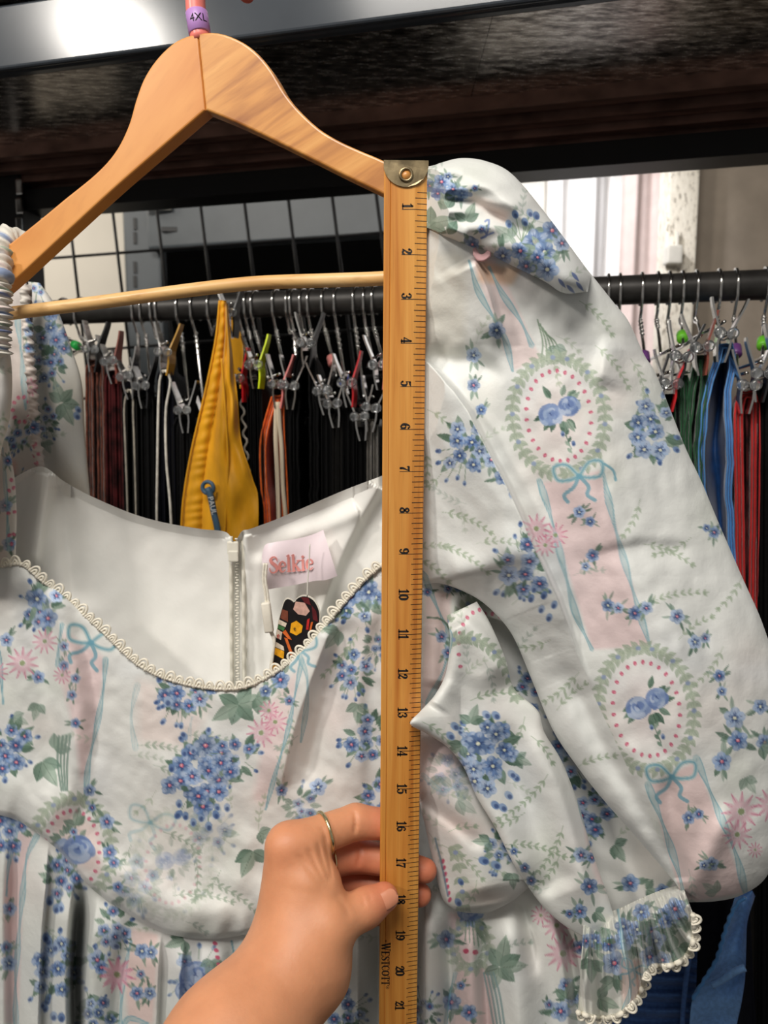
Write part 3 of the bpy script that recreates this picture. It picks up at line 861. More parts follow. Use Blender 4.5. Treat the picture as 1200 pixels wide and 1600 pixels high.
# ------------------------------------------------------------------ textile print: a small painter that works in cloth coordinates
class Print:
    S = 2.0

    def __init__(self, x0, y0, x1, y1, base=(234, 234, 230)):
        self.x0, self.y0 = x0, y0
        self.w, self.h = int((x1 - x0) * self.S), int((y1 - y0) * self.S)
        self.a = np.empty((self.h, self.w, 3), np.float32)
        self.a[:] = np.array(base, np.float32)
        self.clip = None
        g = random.Random(int(x0 * 3 + y0))
        for _ in range(int((x1 - x0) * (y1 - y0) / 9000)):
            self.wash(g.uniform(x0, x1), g.uniform(y0, y1), g.uniform(18, 60), g.uniform(18, 60), 0, g.choice([(234, 222, 216), (220, 226, 214), (222, 226, 230), (240, 238, 230)]), 0.4)

    def region(self, poly):
        """limit painting to a polygon (None = everywhere)"""
        if poly is None:
            self.clip = None
            return
        X = (np.arange(self.w) / self.S + self.x0)[None]; Y = (np.arange(self.h) / self.S + self.y0)[:, None]
        ins = np.zeros((self.h, self.w), bool)
        n = len(poly)
        for i in range(n):
            (xa, ya), (xb, yb) = poly[i], poly[(i + 1) % n]
            if ya == yb: continue
            c = ((ya > Y) != (yb > Y)) & (X < (xb - xa) * (Y - ya) / (yb - ya) + xa)
            ins ^= c
        self.clip = ins.astype(np.float32)

    def win(self, cx, cy, r):
        S = self.S
        i0, i1 = max(0, int((cx - r - self.x0) * S)), min(self.w, int((cx + r - self.x0) * S) + 2)
        j0, j1 = max(0, int((cy - r - self.y0) * S)), min(self.h, int((cy + r - self.y0) * S) + 2)
        if i0 >= i1 or j0 >= j1: return None
        X = (np.arange(i0, i1) / S + self.x0)[None] - cx
        Y = (np.arange(j0, j1) / S + self.y0)[:, None] - cy
        return (slice(j0, j1), slice(i0, i1)), X, Y

    def put(self, sl, m, col, alpha=1.0):
        m = np.clip(m, 0, 1) * alpha
        if self.clip is not None: m = m * self.clip[sl]
        self.a[sl] += (np.array(col, np.float32) - self.a[sl]) * m[..., None].astype(np.float32)

    def ell(self, x, y, rx, ry, rot, col, al=1.0, soft=0.9):
        w = self.win(x, y, max(rx, ry) + soft + 1)
        if w is None: return
        sl, X, Y = w
        c, s = math.cos(rot), math.sin(rot)
        u, v = X * c + Y * s, -X * s + Y * c
        d = np.sqrt((u / rx) ** 2 + (v / ry) ** 2)
        self.put(sl, (1 - d) * min(rx, ry) / soft + 0.5, col, al)

    def wash(self, x, y, rx, ry, rot, col, al):
        w = self.win(x, y, 2.2 * max(rx, ry))
        if w is None: return
        sl, X, Y = w
        c, s = math.cos(rot), math.sin(rot)
        u, v = X * c + Y * s, -X * s + Y * c
        self.put(sl, np.exp(-((u / rx) ** 2 + (v / ry) ** 2)), col, al)

    def leaf(self, x, y, ang, L, wd, col, al=1.0, rib=None):
        w = self.win(x, y, L + 2)
        if w is None: return
        sl, X, Y = w
        c, s = math.cos(ang), math.sin(ang)
        u, v = X * c + Y * s, -X * s + Y * c
        t = np.clip(u / L, 0, 1)
        hw = wd * np.sin(np.pi * t ** 0.8)
        m = np.where((u > 0) & (u < L), (hw - np.abs(v)) / 0.9 + 0.3, 0)
        self.put(sl, m, col, al)
        if rib is not None:
            self.put(sl, np.where((u > 0.05 * L) & (u < 0.9 * L), 1 - np.abs(v) / 0.9, 0), rib, al * 0.8)
            if wd > 4:
                self.put(sl, np.where((u > 0) & (u < L) & (np.abs(v) < hw), np.clip(v / wd, 0, 1), 0), rib, al * 0.45)

    def line(self, pts, wd, col, al=1.0, soft=0.8):
        p = np.asarray(pts, float)
        ws = np.broadcast_to(np.asarray(wd, float), (len(p),))
        S, mg = self.S, ws.max() / 2 + 1.5
        i0, j0 = (max(0, int((p[:, k].min() - mg - o) * S)) for k, o in ((0, self.x0), (1, self.y0)))
        i1, j1 = min(self.w, int((p[:, 0].max() + mg - self.x0) * S) + 2), min(self.h, int((p[:, 1].max() + mg - self.y0) * S) + 2)
        if i0 >= i1 or j0 >= j1: return
        best = np.full((j1 - j0, i1 - i0), -1e3, np.float32)
        for i in range(len(p) - 1):
            a0, b0 = np.minimum(p[i], p[i + 1]) - mg, np.maximum(p[i], p[i + 1]) + mg
            u0, v0 = max(i0, int((a0[0] - self.x0) * S)), max(j0, int((a0[1] - self.y0) * S))
            u1, v1 = min(i1, int((b0[0] - self.x0) * S) + 2), min(j1, int((b0[1] - self.y0) * S) + 2)
            if u0 >= u1 or v0 >= v1: continue
            X = (np.arange(u0, u1) / S + self.x0)[None]; Y = (np.arange(v0, v1) / S + self.y0)[:, None]
            d = p[i + 1] - p[i]; l2 = max(1e-9, d @ d)
            t = np.clip(((X - p[i, 0]) * d[0] + (Y - p[i, 1]) * d[1]) / l2, 0, 1)
            r = ws[i] + (ws[i + 1] - ws[i]) * t
            sub = best[v0 - j0:v1 - j0, u0 - i0:u1 - i0]
            np.maximum(sub, r / 2 - np.hypot(X - p[i, 0] - t * d[0], Y - p[i, 1] - t * d[1]), out=sub)
        self.put((slice(j0, j1), slice(i0, i1)), best / soft + 0.5, col, al)

    def fill(self, poly, col, al, soft=3.0):
        """soft-edged polygon"""
        keep = self.clip
        self.region(poly)
        m = self.clip if keep is None else self.clip * keep
        k = max(1, int(soft * self.S))
        for ax in (0, 1):
            cs = np.cumsum(np.pad(m, [(k + 1, k) if a == ax else (0, 0) for a in (0, 1)], mode='edge'), axis=ax)
            n = 2 * k + 1
            m = ((cs[n:] - cs[:-n]) if ax == 0 else (cs[:, n:] - cs[:, :-n])) / n
        if keep is not None: m = m * keep
        self.clip = None
        self.put((slice(0, self.h), slice(0, self.w)), m, col, al)
        self.clip = keep

    def sample(self, px, py):
        u = np.clip((px - self.x0) * self.S, 0, self.w - 1.01); v = np.clip((py - self.y0) * self.S, 0, self.h - 1.01)
        i, j = u.astype(int), v.astype(int)
        fu, fv = (u - i)[..., None], (v - j)[..., None]
        a = self.a
        c = (a[j, i] * (1 - fu) + a[j, i + 1] * fu) * (1 - fv) + (a[j + 1, i] * (1 - fu) + a[j + 1, i + 1] * fu) * fv
        c = np.clip(c * 0.97 / 255.0, 0, 1)
        return np.where(c <= 0.04045, c / 12.92, ((c + 0.055) / 1.055) ** 2.4)

    # ---------------- motifs
    BL = [(142, 167, 204), (122, 150, 193), (162, 183, 213), (104, 133, 180)]
    DK = (46, 66, 116)
    GR = [(122, 150, 134), (100, 130, 112), (152, 174, 158), (82, 112, 96)]
    SG = (164, 180, 160)
    TL = (178, 203, 206)
    TD = (112, 168, 188)

    def flower(self, x, y, r, rot=0.0, g=None, al=1.0, center='pink', sq=1.0):
        g = g or random.Random(int(x * 7 + y))
        col = np.array(g.choice(self.BL), float) * g.uniform(0.92, 1.08)
        for k in range(5):
            a = rot + k * 2 * math.pi / 5
            px, py = x + math.cos(a) * r * 0.56, y + math.sin(a) * r * 0.56 * sq
            sh = g.uniform(0.9, 1.08)
            self.ell(px, py, r * 0.43, r * 0.40, a + math.pi / 2, tuple(np.clip(col * sh, 0, 255)), 0.95 * al)
            self.ell(px + math.cos(a) * r * 0.2, py + math.sin(a) * r * 0.2, r * 0.26, r * 0.22, a, (196, 208, 228), 0.65 * al, 2.0)
        for k in range(5):
            for da in (-0.28, 0.0, 0.28):
                a = rot + k * 2 * math.pi / 5 + da
                self.line([(x + math.cos(a) * r * 0.2, y + math.sin(a) * r * 0.2 * sq), (x + math.cos(a) * r * (0.66 if da == 0 else 0.5), y + math.sin(a) * r * (0.66 if da == 0 else 0.5) * sq)], [1.7, 0.5], self.DK, 0.68 * al)
        self.ell(x, y, r * 0.24, r * 0.22, 0, self.DK, 0.75 * al)
        cc = {'pink': (222, 120, 140), 'white': (226, 232, 206), 'red': (206, 76, 100)}[center]
        self.ell(x, y, r * 0.17, r * 0.16, 0, cc, al)
        self.ell(x - r * 0.04, y - r * 0.04, r * 0.07, r * 0.07, 0, (244, 230, 220), 0.8 * al)

    def bud(self, x, y, r, ang, al=1.0, g=None):
        g = g or random
        self.ell(x, y, r, r * 0.72, ang, g.choice(self.BL), 0.95 * al)
        self.ell(x + math.cos(ang) * r * 0.3, y + math.sin(ang) * r * 0.3, r * 0.5, r * 0.42, ang, self.DK, 0.65 * al, 1.4)

    def bouquet(self, x, y, R_, rot=0.0, n=7, seed=0, al=1.0, center=None, stretch=1.25):
        """cluster of forget-me-nots with leaves round it and buds trailing off"""
        g = random.Random(seed)
        cr, sr = math.cos(rot), math.sin(rot)
        def T(u, v):
            return x + (u * cr - v * sr) * R_, y + (u * sr + v * cr) * R_
        self.wash(x, y, R_ * 0.9, R_ * 1.1, rot, (196, 206, 218), 0.30 * al)
        for k in range(9):
            a = g.uniform(0, 6.28)
            p = T(math.cos(a) * 0.5, math.sin(a) * 0.6)
            c = g.choice(self.GR)
            self.leaf(p[0], p[1], a + rot + g.uniform(-0.5, 0.5), R_ * g.uniform(0.45, 0.75), R_ * g.uniform(0.12, 0.2), c, 0.9 * al, tuple(v * 0.7 for v in c))
        for k in range(9):
            a = g.uniform(0.2, 2.9) if k < 6 else g.uniform(3.4, 6.0)
            d = g.uniform(0.85, 1.25)
            p = T(math.cos(a) * d, math.sin(a) * d * stretch); q = T(math.cos(a) * 0.5, math.sin(a) * 0.55)
            self.line([q, p], 1.1, (104, 132, 110), 0.8 * al)
            self.bud(p[0], p[1], R_ * g.uniform(0.10, 0.15), a + rot, al, g)
        pts = []
        for k in range(n * 30):
            a, d = g.uniform(0, 6.28), math.sqrt(g.uniform(0, 1))
            u, v = math.cos(a) * d * 0.72, math.sin(a) * d * 0.72 * stretch
            if all((u - p[0]) ** 2 + (v - p[1]) ** 2 > 0.19 for p in pts):
                pts.append((u, v))
            if len(pts) >= n: break
        for (u, v) in pts:
            p = T(u, v)
            self.leaf(p[0], p[1], g.uniform(0, 6.28), R_ * 0.5, R_ * 0.12, g.choice(self.GR), 0.75 * al, self.GR[3])
        for (u, v) in pts:
            p = T(u, v)
            self.flower(p[0], p[1], R_ * g.uniform(0.26, 0.37), g.uniform(0, 6), g, al, center or g.choice(['pink', 'white', 'pink']), g.uniform(0.8, 1))
        for k in range(3):
            p = T(g.uniform(-0.6, 0.6), g.uniform(-0.7, 0.7))
            self.leaf(p[0], p[1], g.uniform(0, 6.28), R_ * 0.3, R_ * 0.08, self.GR[3], 0.8 * al)

    def small(self, x, y, r=12, rot=0.0, al=1.0):
        """single flower with a few leaves, as in the garlands"""
        g = random.Random(int(x * 3 + y * 5))
        d0 = g.uniform(0, 6.28)
        for k in range(6):
            a = d0 + (0 if k % 2 else 3.14) + g.uniform(-0.75, 0.75)
            c = g.choice(self.GR)
            self.leaf(x + math.cos(a) * r * 0.55, y + math.sin(a) * r * 0.55, a + g.uniform(-0.3, 0.3), r * g.uniform(0.7, 1.5), r * g.uniform(0.14, 0.26), c, g.uniform(0.45, 0.85) * al, tuple(v * 0.8 for v in c))
        self.flower(x, y, r * 0.85, rot, g, al, g.choice(['pink', 'pink', 'white']))

    def sprig(self, x, y, ang, L, al=0.55, col=None, curve=0.15):
        col = col or (158, 176, 150)
        n = max(3, int(L / 10.5))
        p = []
        for k in range(n + 1):
            t = k / n
            p.append((x + math.cos(ang + curve * t * 2) * L * t, y + math.sin(ang + curve * t * 2) * L * t))
        self.line(p, 1.0, col, al)
        for k in range(1, n + 1):
            a = ang + curve * 2 * k / n
            for s in (-1, 1):
                self.leaf(p[k][0], p[k][1], a + s * (0.62 + 0.12 * math.sin(k * 2.7 + x)), 12.5 - 3.5 * k / n, 2.1, col, al)
        self.leaf(p[-1][0], p[-1][1], a, 11, 1.9, col, al)

    def bigleaf(self, x, y, r, rot=0.0, al=1.0):
        """five-fingered green leaf"""
        for k, (da, l) in enumerate([(-0.95, 0.75), (0.85, 0.8), (0.05, 1.1)]):
            c = self.GR[k % 4]
            self.leaf(x, y, rot + da + 0.25 * math.sin(x + k), r * l, r * 0.25, c, 0.85 * al, tuple(v * 0.66 for v in c))

    def daisy(self, x, y, r, al=0.9):
        for k in range(11):
            a = k * 2 * math.pi / 11 + 0.2
            self.leaf(x + math.cos(a) * r * 0.15, y + math.sin(a) * r * 0.15, a, r * 0.85, r * 0.13, (230, 182, 196), al * 0.75)
            self.line([(x + math.cos(a) * r * 0.5, y + math.sin(a) * r * 0.5), (x + math.cos(a) * r * 0.95, y + math.sin(a) * r * 0.95)], [0.6, 1.9], (206, 112, 144), al * 0.8)
        self.ell(x, y, r * 0.16, r * 0.16, 0, (146, 160, 116), al)

    def ribbon(self, pts, wd=9, al=0.9):
        q = catmull(pts, max(12, int(len(pts) * 8)))
        sw = np.r_[0, np.cumsum(np.linalg.norm(np.diff(q, axis=0), axis=1))]
        wv = wd * (0.62 + 0.38 * np.sin(sw / 15.0 + q[0, 0]))
        self.line(q, wv, self.TL, 0.8 * al)
        tan = np.gradient(q, axis=0); tan /= np.linalg.norm(tan, axis=1)[:, None] + 1e-9
        nor = np.stack([-tan[:, 1], tan[:, 0]], -1)
        s = np.r_[0, np.cumsum(np.linalg.norm(np.diff(q, axis=0), axis=1))]
        self.line(q + nor * wv[:, None] * 0.46, 1.3, self.TD, 0.7 * al)
        self.line(q - nor * wv[:, None] * 0.46, 1.3, self.TD, 0.7 * al)
        self.line(q + nor * (wv * 0.4 * np.sin(s / 15.0))[:, None], 1.2, (124, 170, 182), 0.6 * al)

    def bow(self, x, y, s, rot=0.0, al=0.9):
        c, sn = math.cos(rot), math.sin(rot)
        def T(l):
            return [(x + (u * c - v * sn) * s, y + (u * sn + v * c) * s) for u, v in l]
        for l in ([(0, 0), (-0.5, -0.55), (-1.05, -0.5), (-0.95, 0.05), (-0.45, 0.12), (0, 0)], [(0, 0), (0.5, -0.55), (1.05, -0.5), (0.95, 0.05), (0.45, 0.12), (0, 0)]):
            q = catmull(T(l), 40)
            self.line(q, s * 0.2, self.TL, al); self.line(q, s * 0.07, self.TD, al * 0.9)
        for l in ([(0, 0), (-0.3, 0.45), (-0.75, 0.75), (-0.6, 1.1)], [(0, 0), (0.35, 0.5), (0.25, 0.85), (0.6, 1.15)]):
            q = catmull(T(l), 30)
            self.line(q, [s * 0.16] * 29 + [s * 0.05], self.TD, al * 0.85)
        self.ell(x, y, s * 0.14, s * 0.12, 0, self.TD, al)

    def wreath(self, x, y, rx, ry, rot, a0=0.0, a1=6.283, al=0.85, size=1.0):
        c, s = math.cos(rot), math.sin(rot)
        n = max(3, int(abs(a1 - a0) * (rx + ry) / 2 / (13 * size)))
        for k in range(n):
            a = a0 + (a1 - a0) * k / n
            u, v = rx * math.cos(a), ry * math.sin(a)
            px, py = x + u * c - v * s, y + u * s + v * c
            du, dv_ = -rx * math.sin(a), ry * math.cos(a)
            ta = math.atan2(du * s + dv_ * c, du * c - dv_ * s) + (0 if a1 > a0 else math.pi)
            for sg in (-0.85, 0.85, 0):
                cc = (172, 186, 166) if sg else (184, 196, 176)
                self.leaf(px, py, ta + sg, 17 * size, 4.6 * size, cc, al * 0.85, (140, 158, 138))
            if k % 3 == 1:
                self.ell(px, py, 4.0 * size, 3.6 * size, 0, (146, 162, 196), al)

    def dots(self, x, y, rx, ry, rot, a0=0.0, a1=6.283, n=26, al=0.9, r=3.0):
        c, s = math.cos(rot), math.sin(rot)
        for k in range(n):
            a = a0 + (a1 - a0) * k / n
            u, v = rx * math.cos(a), ry * math.sin(a)
            px, py = x + u * c - v * s, y + u * s + v * c
            self.ell(px, py, r * 1.15, r * 0.9, a + rot, (206, 98, 128), al)
            self.ell(px + 0.6, py + 0.6, r * 0.5, r * 0.4, 0, (228, 150, 166), al)

    def rose(self, x, y, r, al=1.0, seed=1):
        g = random.Random(seed)
        self.ell(x, y, r * 0.92, r * 0.86, 0, (126, 148, 194), 0.9 * al)
        for k in range(15):
            t = k / 15.0
            a = k * 2.4 + g.uniform(-0.4, 0.4); d = r * (0.74 - 0.62 * t)
            px, py = x + math.cos(a) * d, y + math.sin(a) * d * 0.92 - r * 0.08 * t
            w = r * (0.46 - 0.22 * t)
            c = g.choice([(186, 200, 224), (160, 180, 212), (136, 158, 200), (110, 134, 184)])
            self.ell(px, py, w, w * 0.62, a + 1.57 + g.uniform(-0.5, 0.5), c, 0.88 * al)
            q = [(px + math.cos(a + 3.14 + v) * w * 0.72, py + math.sin(a + 3.14 + v) * w * 0.55) for v in np.linspace(-1.0, 1.0, 6)]
            self.line(q, [0.4, 1.2, 1.8, 1.8, 1.2, 0.4], (60, 82, 136), 0.7 * al)

    def roses(self, x, y, s, rot=0.0, al=1.0, seed=4):
        g = random.Random(seed)
        c, sn = math.cos(rot), math.sin(rot)
        def T(u, v): return x + (u * c - v * sn) * s, y + (u * sn + v * c) * s
        for k in range(16):
            a = g.uniform(0, 6.28); p = T(math.cos(a) * 0.55, math.sin(a) * 0.5)
            cc = g.choice(self.GR)
            self.leaf(p[0], p[1], a + rot, s * g.uniform(0.35, 0.6), s * 0.12, cc, 0.9 * al, tuple(v * 0.65 for v in cc))
        q = [T(0.1, 0.5), T(0.15, 1.0), T(0.3, 1.6)]
        self.line(q, 1.2, self.GR[1], al)
        for k in range(7):
            p = T(0.12 + 0.03 * k + (0.14 if k % 2 else -0.14), 0.7 + 0.14 * k)
            if k % 3 == 2: self.bud(p[0], p[1], s * 0.11, 1.5 + rot, al, g)
            else: self.leaf(p[0], p[1], rot + 1.57 + (0.6 if k % 2 else -0.6), s * 0.3, s * 0.07, g.choice(self.GR), 0.9 * al)
        p = T(-0.36, 0.18); self.rose(p[0], p[1], s * 0.5, al, seed)
        p = T(0.40, -0.06); self.rose(p[0], p[1], s * 0.46, al, seed + 1)

    def medallion(self, x, y, rx, ry, rot, al=1.0, seed=2):
        self.wash(x, y, rx * 0.62, ry * 0.62, rot, (238, 218, 218), 0.5 * al)
        self.wreath(x, y, rx, ry, rot, -1.4, 1.7, 0.85 * al)
        self.wreath(x, y, rx, ry, rot, 4.9, 1.8, 0.85 * al)
        self.dots(x, y, rx * 0.70, ry * 0.77, rot, al=al)
        self.roses(x, y - ry * 0.12, rx * 0.56, rot, al, seed)

    def scatter_sprigs(self, n, seed, al=0.45, box=None):
        g = random.Random(seed)
        x0, y0 = self.x0, self.y0; x1, y1 = x0 + self.w / self.S, y0 + self.h / self.S
        if box: x0, y0, x1, y1 = box
        for _ in range(n):
            self.sprig(g.uniform(x0, x1), g.uniform(y0, y1), g.uniform(0, 6.28), g.uniform(30, 60), al * g.uniform(0.7, 1.1), g.choice([(158, 176, 150), (170, 184, 166), (150, 168, 156)]))


# ------------------------------------------------------------------ cloth panels
def fold(px, py, poly, A, wl, wr, fade=(0.1, 0.1), p=1.0):
    """height of a fold along poly: width wl on its left (walking along it), wr on its right"""
    q = catmull(poly, 16)
    R_ = 2.6 * max(wl, wr)
    near = (px > q[:, 0].min() - R_) & (px < q[:, 0].max() + R_) & (py > q[:, 1].min() - R_) & (py < q[:, 1].max() + R_)
    out = np.zeros(px.shape)
    px, py = px[near], py[near]
    d = np.full(px.shape, 1e9); sg = np.zeros(px.shape); tt = np.zeros(px.shape)
    for i in range(len(q) - 1):
        e = q[i + 1] - q[i]; l2 = e @ e
        t = np.clip(((px - q[i, 0]) * e[0] + (py - q[i, 1]) * e[1]) / l2, 0, 1)
        ax, ay = px - q[i, 0] - t * e[0], py - q[i, 1] - t * e[1]
        dd = np.hypot(ax, ay)
        m = dd < d
        d = np.where(m, dd, d); sg = np.where(m, e[0] * ay - e[1] * ax, sg); tt = np.where(m, (i + t) / (len(q) - 1), tt)
    w = np.where(sg < 0, wl, wr)          # image rows grow downwards, so negative = left hand side
    env = np.clip(tt / max(fade[0], 1e-6), 0, 1) * np.clip((1 - tt) / max(fade[1], 1e-6), 0, 1)
    env = env * env * (3 - 2 * env)
    out[near] = A * env * np.exp(-(d / w) ** (2 * p))
    return out


def wrinkles(px, py, seed, amp, wl=60.0, ang=None, n=7, ani=3.0):
    """soft random creases, long along direction ang"""
    rng = np.random.default_rng(seed)
    h = np.zeros(px.shape)
    for k in range(n):
        a = (ang if ang is not None else rng.uniform(0, 3.14)) + rng.normal(0, 0.28)
        f = 2 * math.pi / (wl * rng.uniform(0.6, 1.8))
        u = px * math.cos(a) + py * math.sin(a); v = -px * math.sin(a) + py * math.cos(a)
        h += rng.uniform(0.4, 1) * np.sin(f * v + rng.uniform(0, 6) + 1.2 * np.sin(f / ani * u + rng.uniform(0, 6))) * (0.6 + 0.4 * np.sin(f / ani * u * 0.7 + rng.uniform(0, 6)))
    return amp * h / math.sqrt(n)


def panel(name, Lc, Rc, hfun, prt, rows, cols, mat, parent, puff=0.0, puff_p=0.6, back=0.02, base=0.0, hmax=None):
    """cloth panel between two edge curves, closed behind; prt is the print it is cut from"""
    L_, R_ = catmull(Lc, rows), catmull(Rc, rows)
    s = np.linspace(0, 1, cols)
    px = L_[:, None, 0] + (R_[:, None, 0] - L_[:, None, 0]) * s
    py = L_[:, None, 1] + (R_[:, None, 1] - L_[:, None, 1]) * s
    t = np.linspace(0, 1, rows)[:, None]
    prof = np.clip(1 - (2 * s - 1) ** 2, 0, 1)[None] ** puff_p
    endp = np.clip(1 - (2 * t - 1) ** 8, 0, 1)
    h = base + puff * prof * endp + hfun(px, py, s[None] + 0 * t, t + 0 * s[None])
    if hmax is not None: h = np.minimum(h, hmax(px, py))
    fv = W(px, py, h)
    cb = 16
    ib = np.round(np.linspace(0, cols - 1, cb)).astype(int)
    sb = s[ib]
    hb = np.minimum(h[:, [0]] * (1 - sb) + h[:, [-1]] * sb, h[:, ib]) - 0.0015
    hb = hb - back * (np.clip(1 - (2 * sb - 1) ** 2, 0, 1) ** 0.7)[None]
    hb[:, 0], hb[:, -1] = h[:, 0], h[:, -1]
    bv = W(px[:, ib], py[:, ib], hb)
    v = np.vstack([fv.reshape(-1, 3), bv.reshape(-1, 3)])
    f = np.vstack([grid_faces(rows, cols), grid_faces(rows, cb, True, rows * cols)])
    col = None
    if prt is not None:
        col = np.vstack([prt.sample(px.ravel(), py.ravel()), prt.sample(px[:, ib].ravel(), py[:, ib].ravel())])
    return obj(name, v, f, mat, parent, True, col)


STROKES = {   # letter forms as strokes of varying width: (x, y, width) in a box one unit high
    '0': [[(.28, .97, .10), (.10, .78, .20), (.07, .5, .22), (.10, .22, .20), (.28, .03, .10)], [(.28, .97, .10), (.46, .78, .20), (.49, .5, .22), (.46, .22, .20), (.28, .03, .10)]],
    '1': [[(.28, .98, .17), (.28, .05, .17)], [(.06, .04, .08), (.5, .04, .08)], [(.28, .95, .08), (.1, .82, .10)]],
    '2': [[(.10, .70, .19), (.14, .85, .12), (.27, .95, .10), (.42, .82, .19), (.42, .66, .20), (.30, .44, .14), (.09, .14, .07)], [(.07, .10, .10), (.2, .14, .16), (.36, .08, .17), (.48, .10, .12), (.51, .28, .06)]],
    '3': [[(.09, .78, .17), (.20, .94, .10), (.36, .90, .15), (.42, .74, .18), (.34, .56, .10), (.22, .52, .07)], [(.22, .52, .07), (.38, .46, .13), (.46, .28, .20), (.36, .08, .13), (.20, .05, .10), (.08, .20, .18)]],
    '4': [[(.38, .98, .16), (.38, .05, .18)], [(.2, .04, .08), (.54, .04, .08)], [(.36, .95, .07), (.04, .32, .08)], [(.04, .30, .09), (.56, .30, .09)]],
    '5': [[(.14, .93, .16), (.32, .92, .16), (.48, .97, .10)], [(.13, .95, .07), (.10, .55, .07)], [(.10, .54, .07), (.26, .63, .11), (.44, .50, .18), (.45, .26, .20), (.33, .06, .12), (.18, .05, .10), (.08, .20, .17)]],
    '6': [[(.45, .80, .14), (.34, .95, .09), (.18, .84, .14), (.09, .58, .20), (.10, .26, .20), (.28, .04, .10)], [(.28, .04, .10), (.47, .18, .19), (.47, .40, .19), (.30, .56, .10), (.14, .44, .08)]],
    '7': [[(.08, .72, .06), (.10, .90, .14), (.26, .88, .18), (.50, .93, .10)], [(.50, .93, .07), (.36, .6, .12), (.24, .3, .18), (.24, .06, .19)]],
    '8': [[(.28, .96, .10), (.13, .84, .16), (.14, .68, .17), (.30, .52, .17), (.44, .36, .19), (.44, .16, .18), (.28, .04, .10)], [(.28, .96, .10), (.43, .84, .15), (.42, .68, .14), (.28, .52, .12), (.10, .34, .16), (.10, .16, .18), (.28, .04, .10)]],
    '9': [[(.11, .20, .14), (.22, .05, .09), (.38, .16, .14), (.47, .42, .20), (.46, .74, .20), (.28, .96, .10)], [(.28, .96, .10), (.09, .82, .19), (.09, .60, .19), (.26, .44, .10), (.42, .56, .08)]],
    'W': [[(.02, .96, .06), (.24, .96, .06)], [(.12, .95, .13), (.30, .04, .12)], [(.30, .04, .06), (.46, .9, .06)], [(.44, .95, .13), (.62, .04, .12)], [(.62, .04, .06), (.80, .95, .06)], [(.70, .96, .06), (.90, .96, .06)]],
    'E': [[(.13, .97, .13), (.13, .03, .13)], [(.03, .97, .06), (.5, .97, .06), (.52, .8, .05)], [(.13, .52, .06), (.38, .52, .06)], [(.03, .03, .06), (.52, .03, .06), (.55, .22, .05)]],
    'S': [[(.46, .74, .05), (.44, .88, .06), (.28, .97, .07), (.11, .84, .12), (.14, .66, .14), (.36, .46, .15), (.47, .26, .14), (.40, .08, .09), (.24, .02, .07), (.08, .12, .06), (.06, .28, .05)]],
    'T': [[(.29, .97, .13), (.29, .03, .13)], [(.04, .74, .05), (.05, .96, .06), (.53, .96, .06), (.54, .74, .05)], [(.17, .03, .06), (.41, .03, .06)]],
    'C': [[(.54, .72, .05), (.50, .90, .06), (.32, .97, .07), (.12, .78, .13), (.08, .5, .14), (.13, .22, .13), (.33, .03, .07), (.50, .12, .06), (.55, .26, .05)]],
    'O': [[(.33, .97, .07), (.13, .8, .13), (.08, .5, .14), (.13, .2, .13), (.33, .03, .07)], [(.33, .97, .07), (.53, .8, .13), (.58, .5, .14), (.53, .2, .13), (.33, .03, .07)]],
    '-': [[(.05, .55, .07), (.3, .55, .07)]],
    's_cap': [[(.50, .72, .06), (.46, .90, .08), (.28, .98, .10), (.10, .84, .17), (.16, .66, .20), (.38, .46, .21), (.50, .26, .20), (.40, .07, .12), (.22, .01, .09), (.07, .12, .08), (.03, .30, .07)]],
    'e': [[(.08, .36, .07), (.40, .38, .07), (.40, .52, .12), (.26, .66, .08), (.10, .54, .15), (.07, .32, .17), (.14, .10, .15), (.28, .02, .09), (.42, .14, .06)]],
    'l': [[(.14, .98, .16), (.14, .03, .16)], [(.02, .97, .06), (.14, .97, .06)], [(.02, .02, .06), (.27, .02, .06)]],
    'k': [[(.13, .98, .16), (.13, .03, .16)], [(.02, .97, .06), (.13, .97, .06)], [(.02, .02, .06), (.25, .02, .06)], [(.46, .62, .07), (.16, .32, .07)], [(.24, .38, .12), (.46, .03, .17)], [(.36, .02, .06), (.56, .02, .06)], [(.34, .64, .06), (.54, .64, .06)]],
    'i': [[(.14, .64, .16), (.14, .03, .16)], [(.02, .63, .06), (.14, .63, .06)], [(.02, .02, .06), (.27, .02, .06)], [(.13, .84, .17), (.15, .84, .17)]],
}
ADV = {'W': .92, 'C': .62, 'O': .68, 'T': .60, 'E': .60, 'S': .55, '-': .36, 'l': .31, 'i': .31, 'k': .58, 'e': .50, 's_cap': .58}


def stroke_glyph(mb, ch, to3, bold=1.0):
    """adds one letter to mb; to3 maps (x, y) of the letter box to the surface"""
    for st in STROKES[ch]:
        st = np.array(st, float); st[:, 2] *= bold
        n = 4 if len(st) == 2 else 26
        q = catmull(st, n)
        tan = np.gradient(q[:, :2], axis=0); tan /= np.linalg.norm(tan, axis=1)[:, None] + 1e-9
        nor = np.stack([-tan[:, 1], tan[:, 0]], -1)
        a, b = q[:, :2] + nor * q[:, 2:] / 2, q[:, :2] - nor * q[:, 2:] / 2
        v = np.vstack([to3(a), to3(b)])
        mb.add(v, [(i, i + 1, n + i + 1, n + i) for i in range(n - 1)])
        for e in (0, -1):
            c, r = q[e, :2], q[e, 2] / 2
            al = np.linspace(0, 6.283, 9)[:-1]
            mb.add(to3(c + r * np.stack([np.cos(al), np.sin(al)], -1)), [tuple(range(8))])
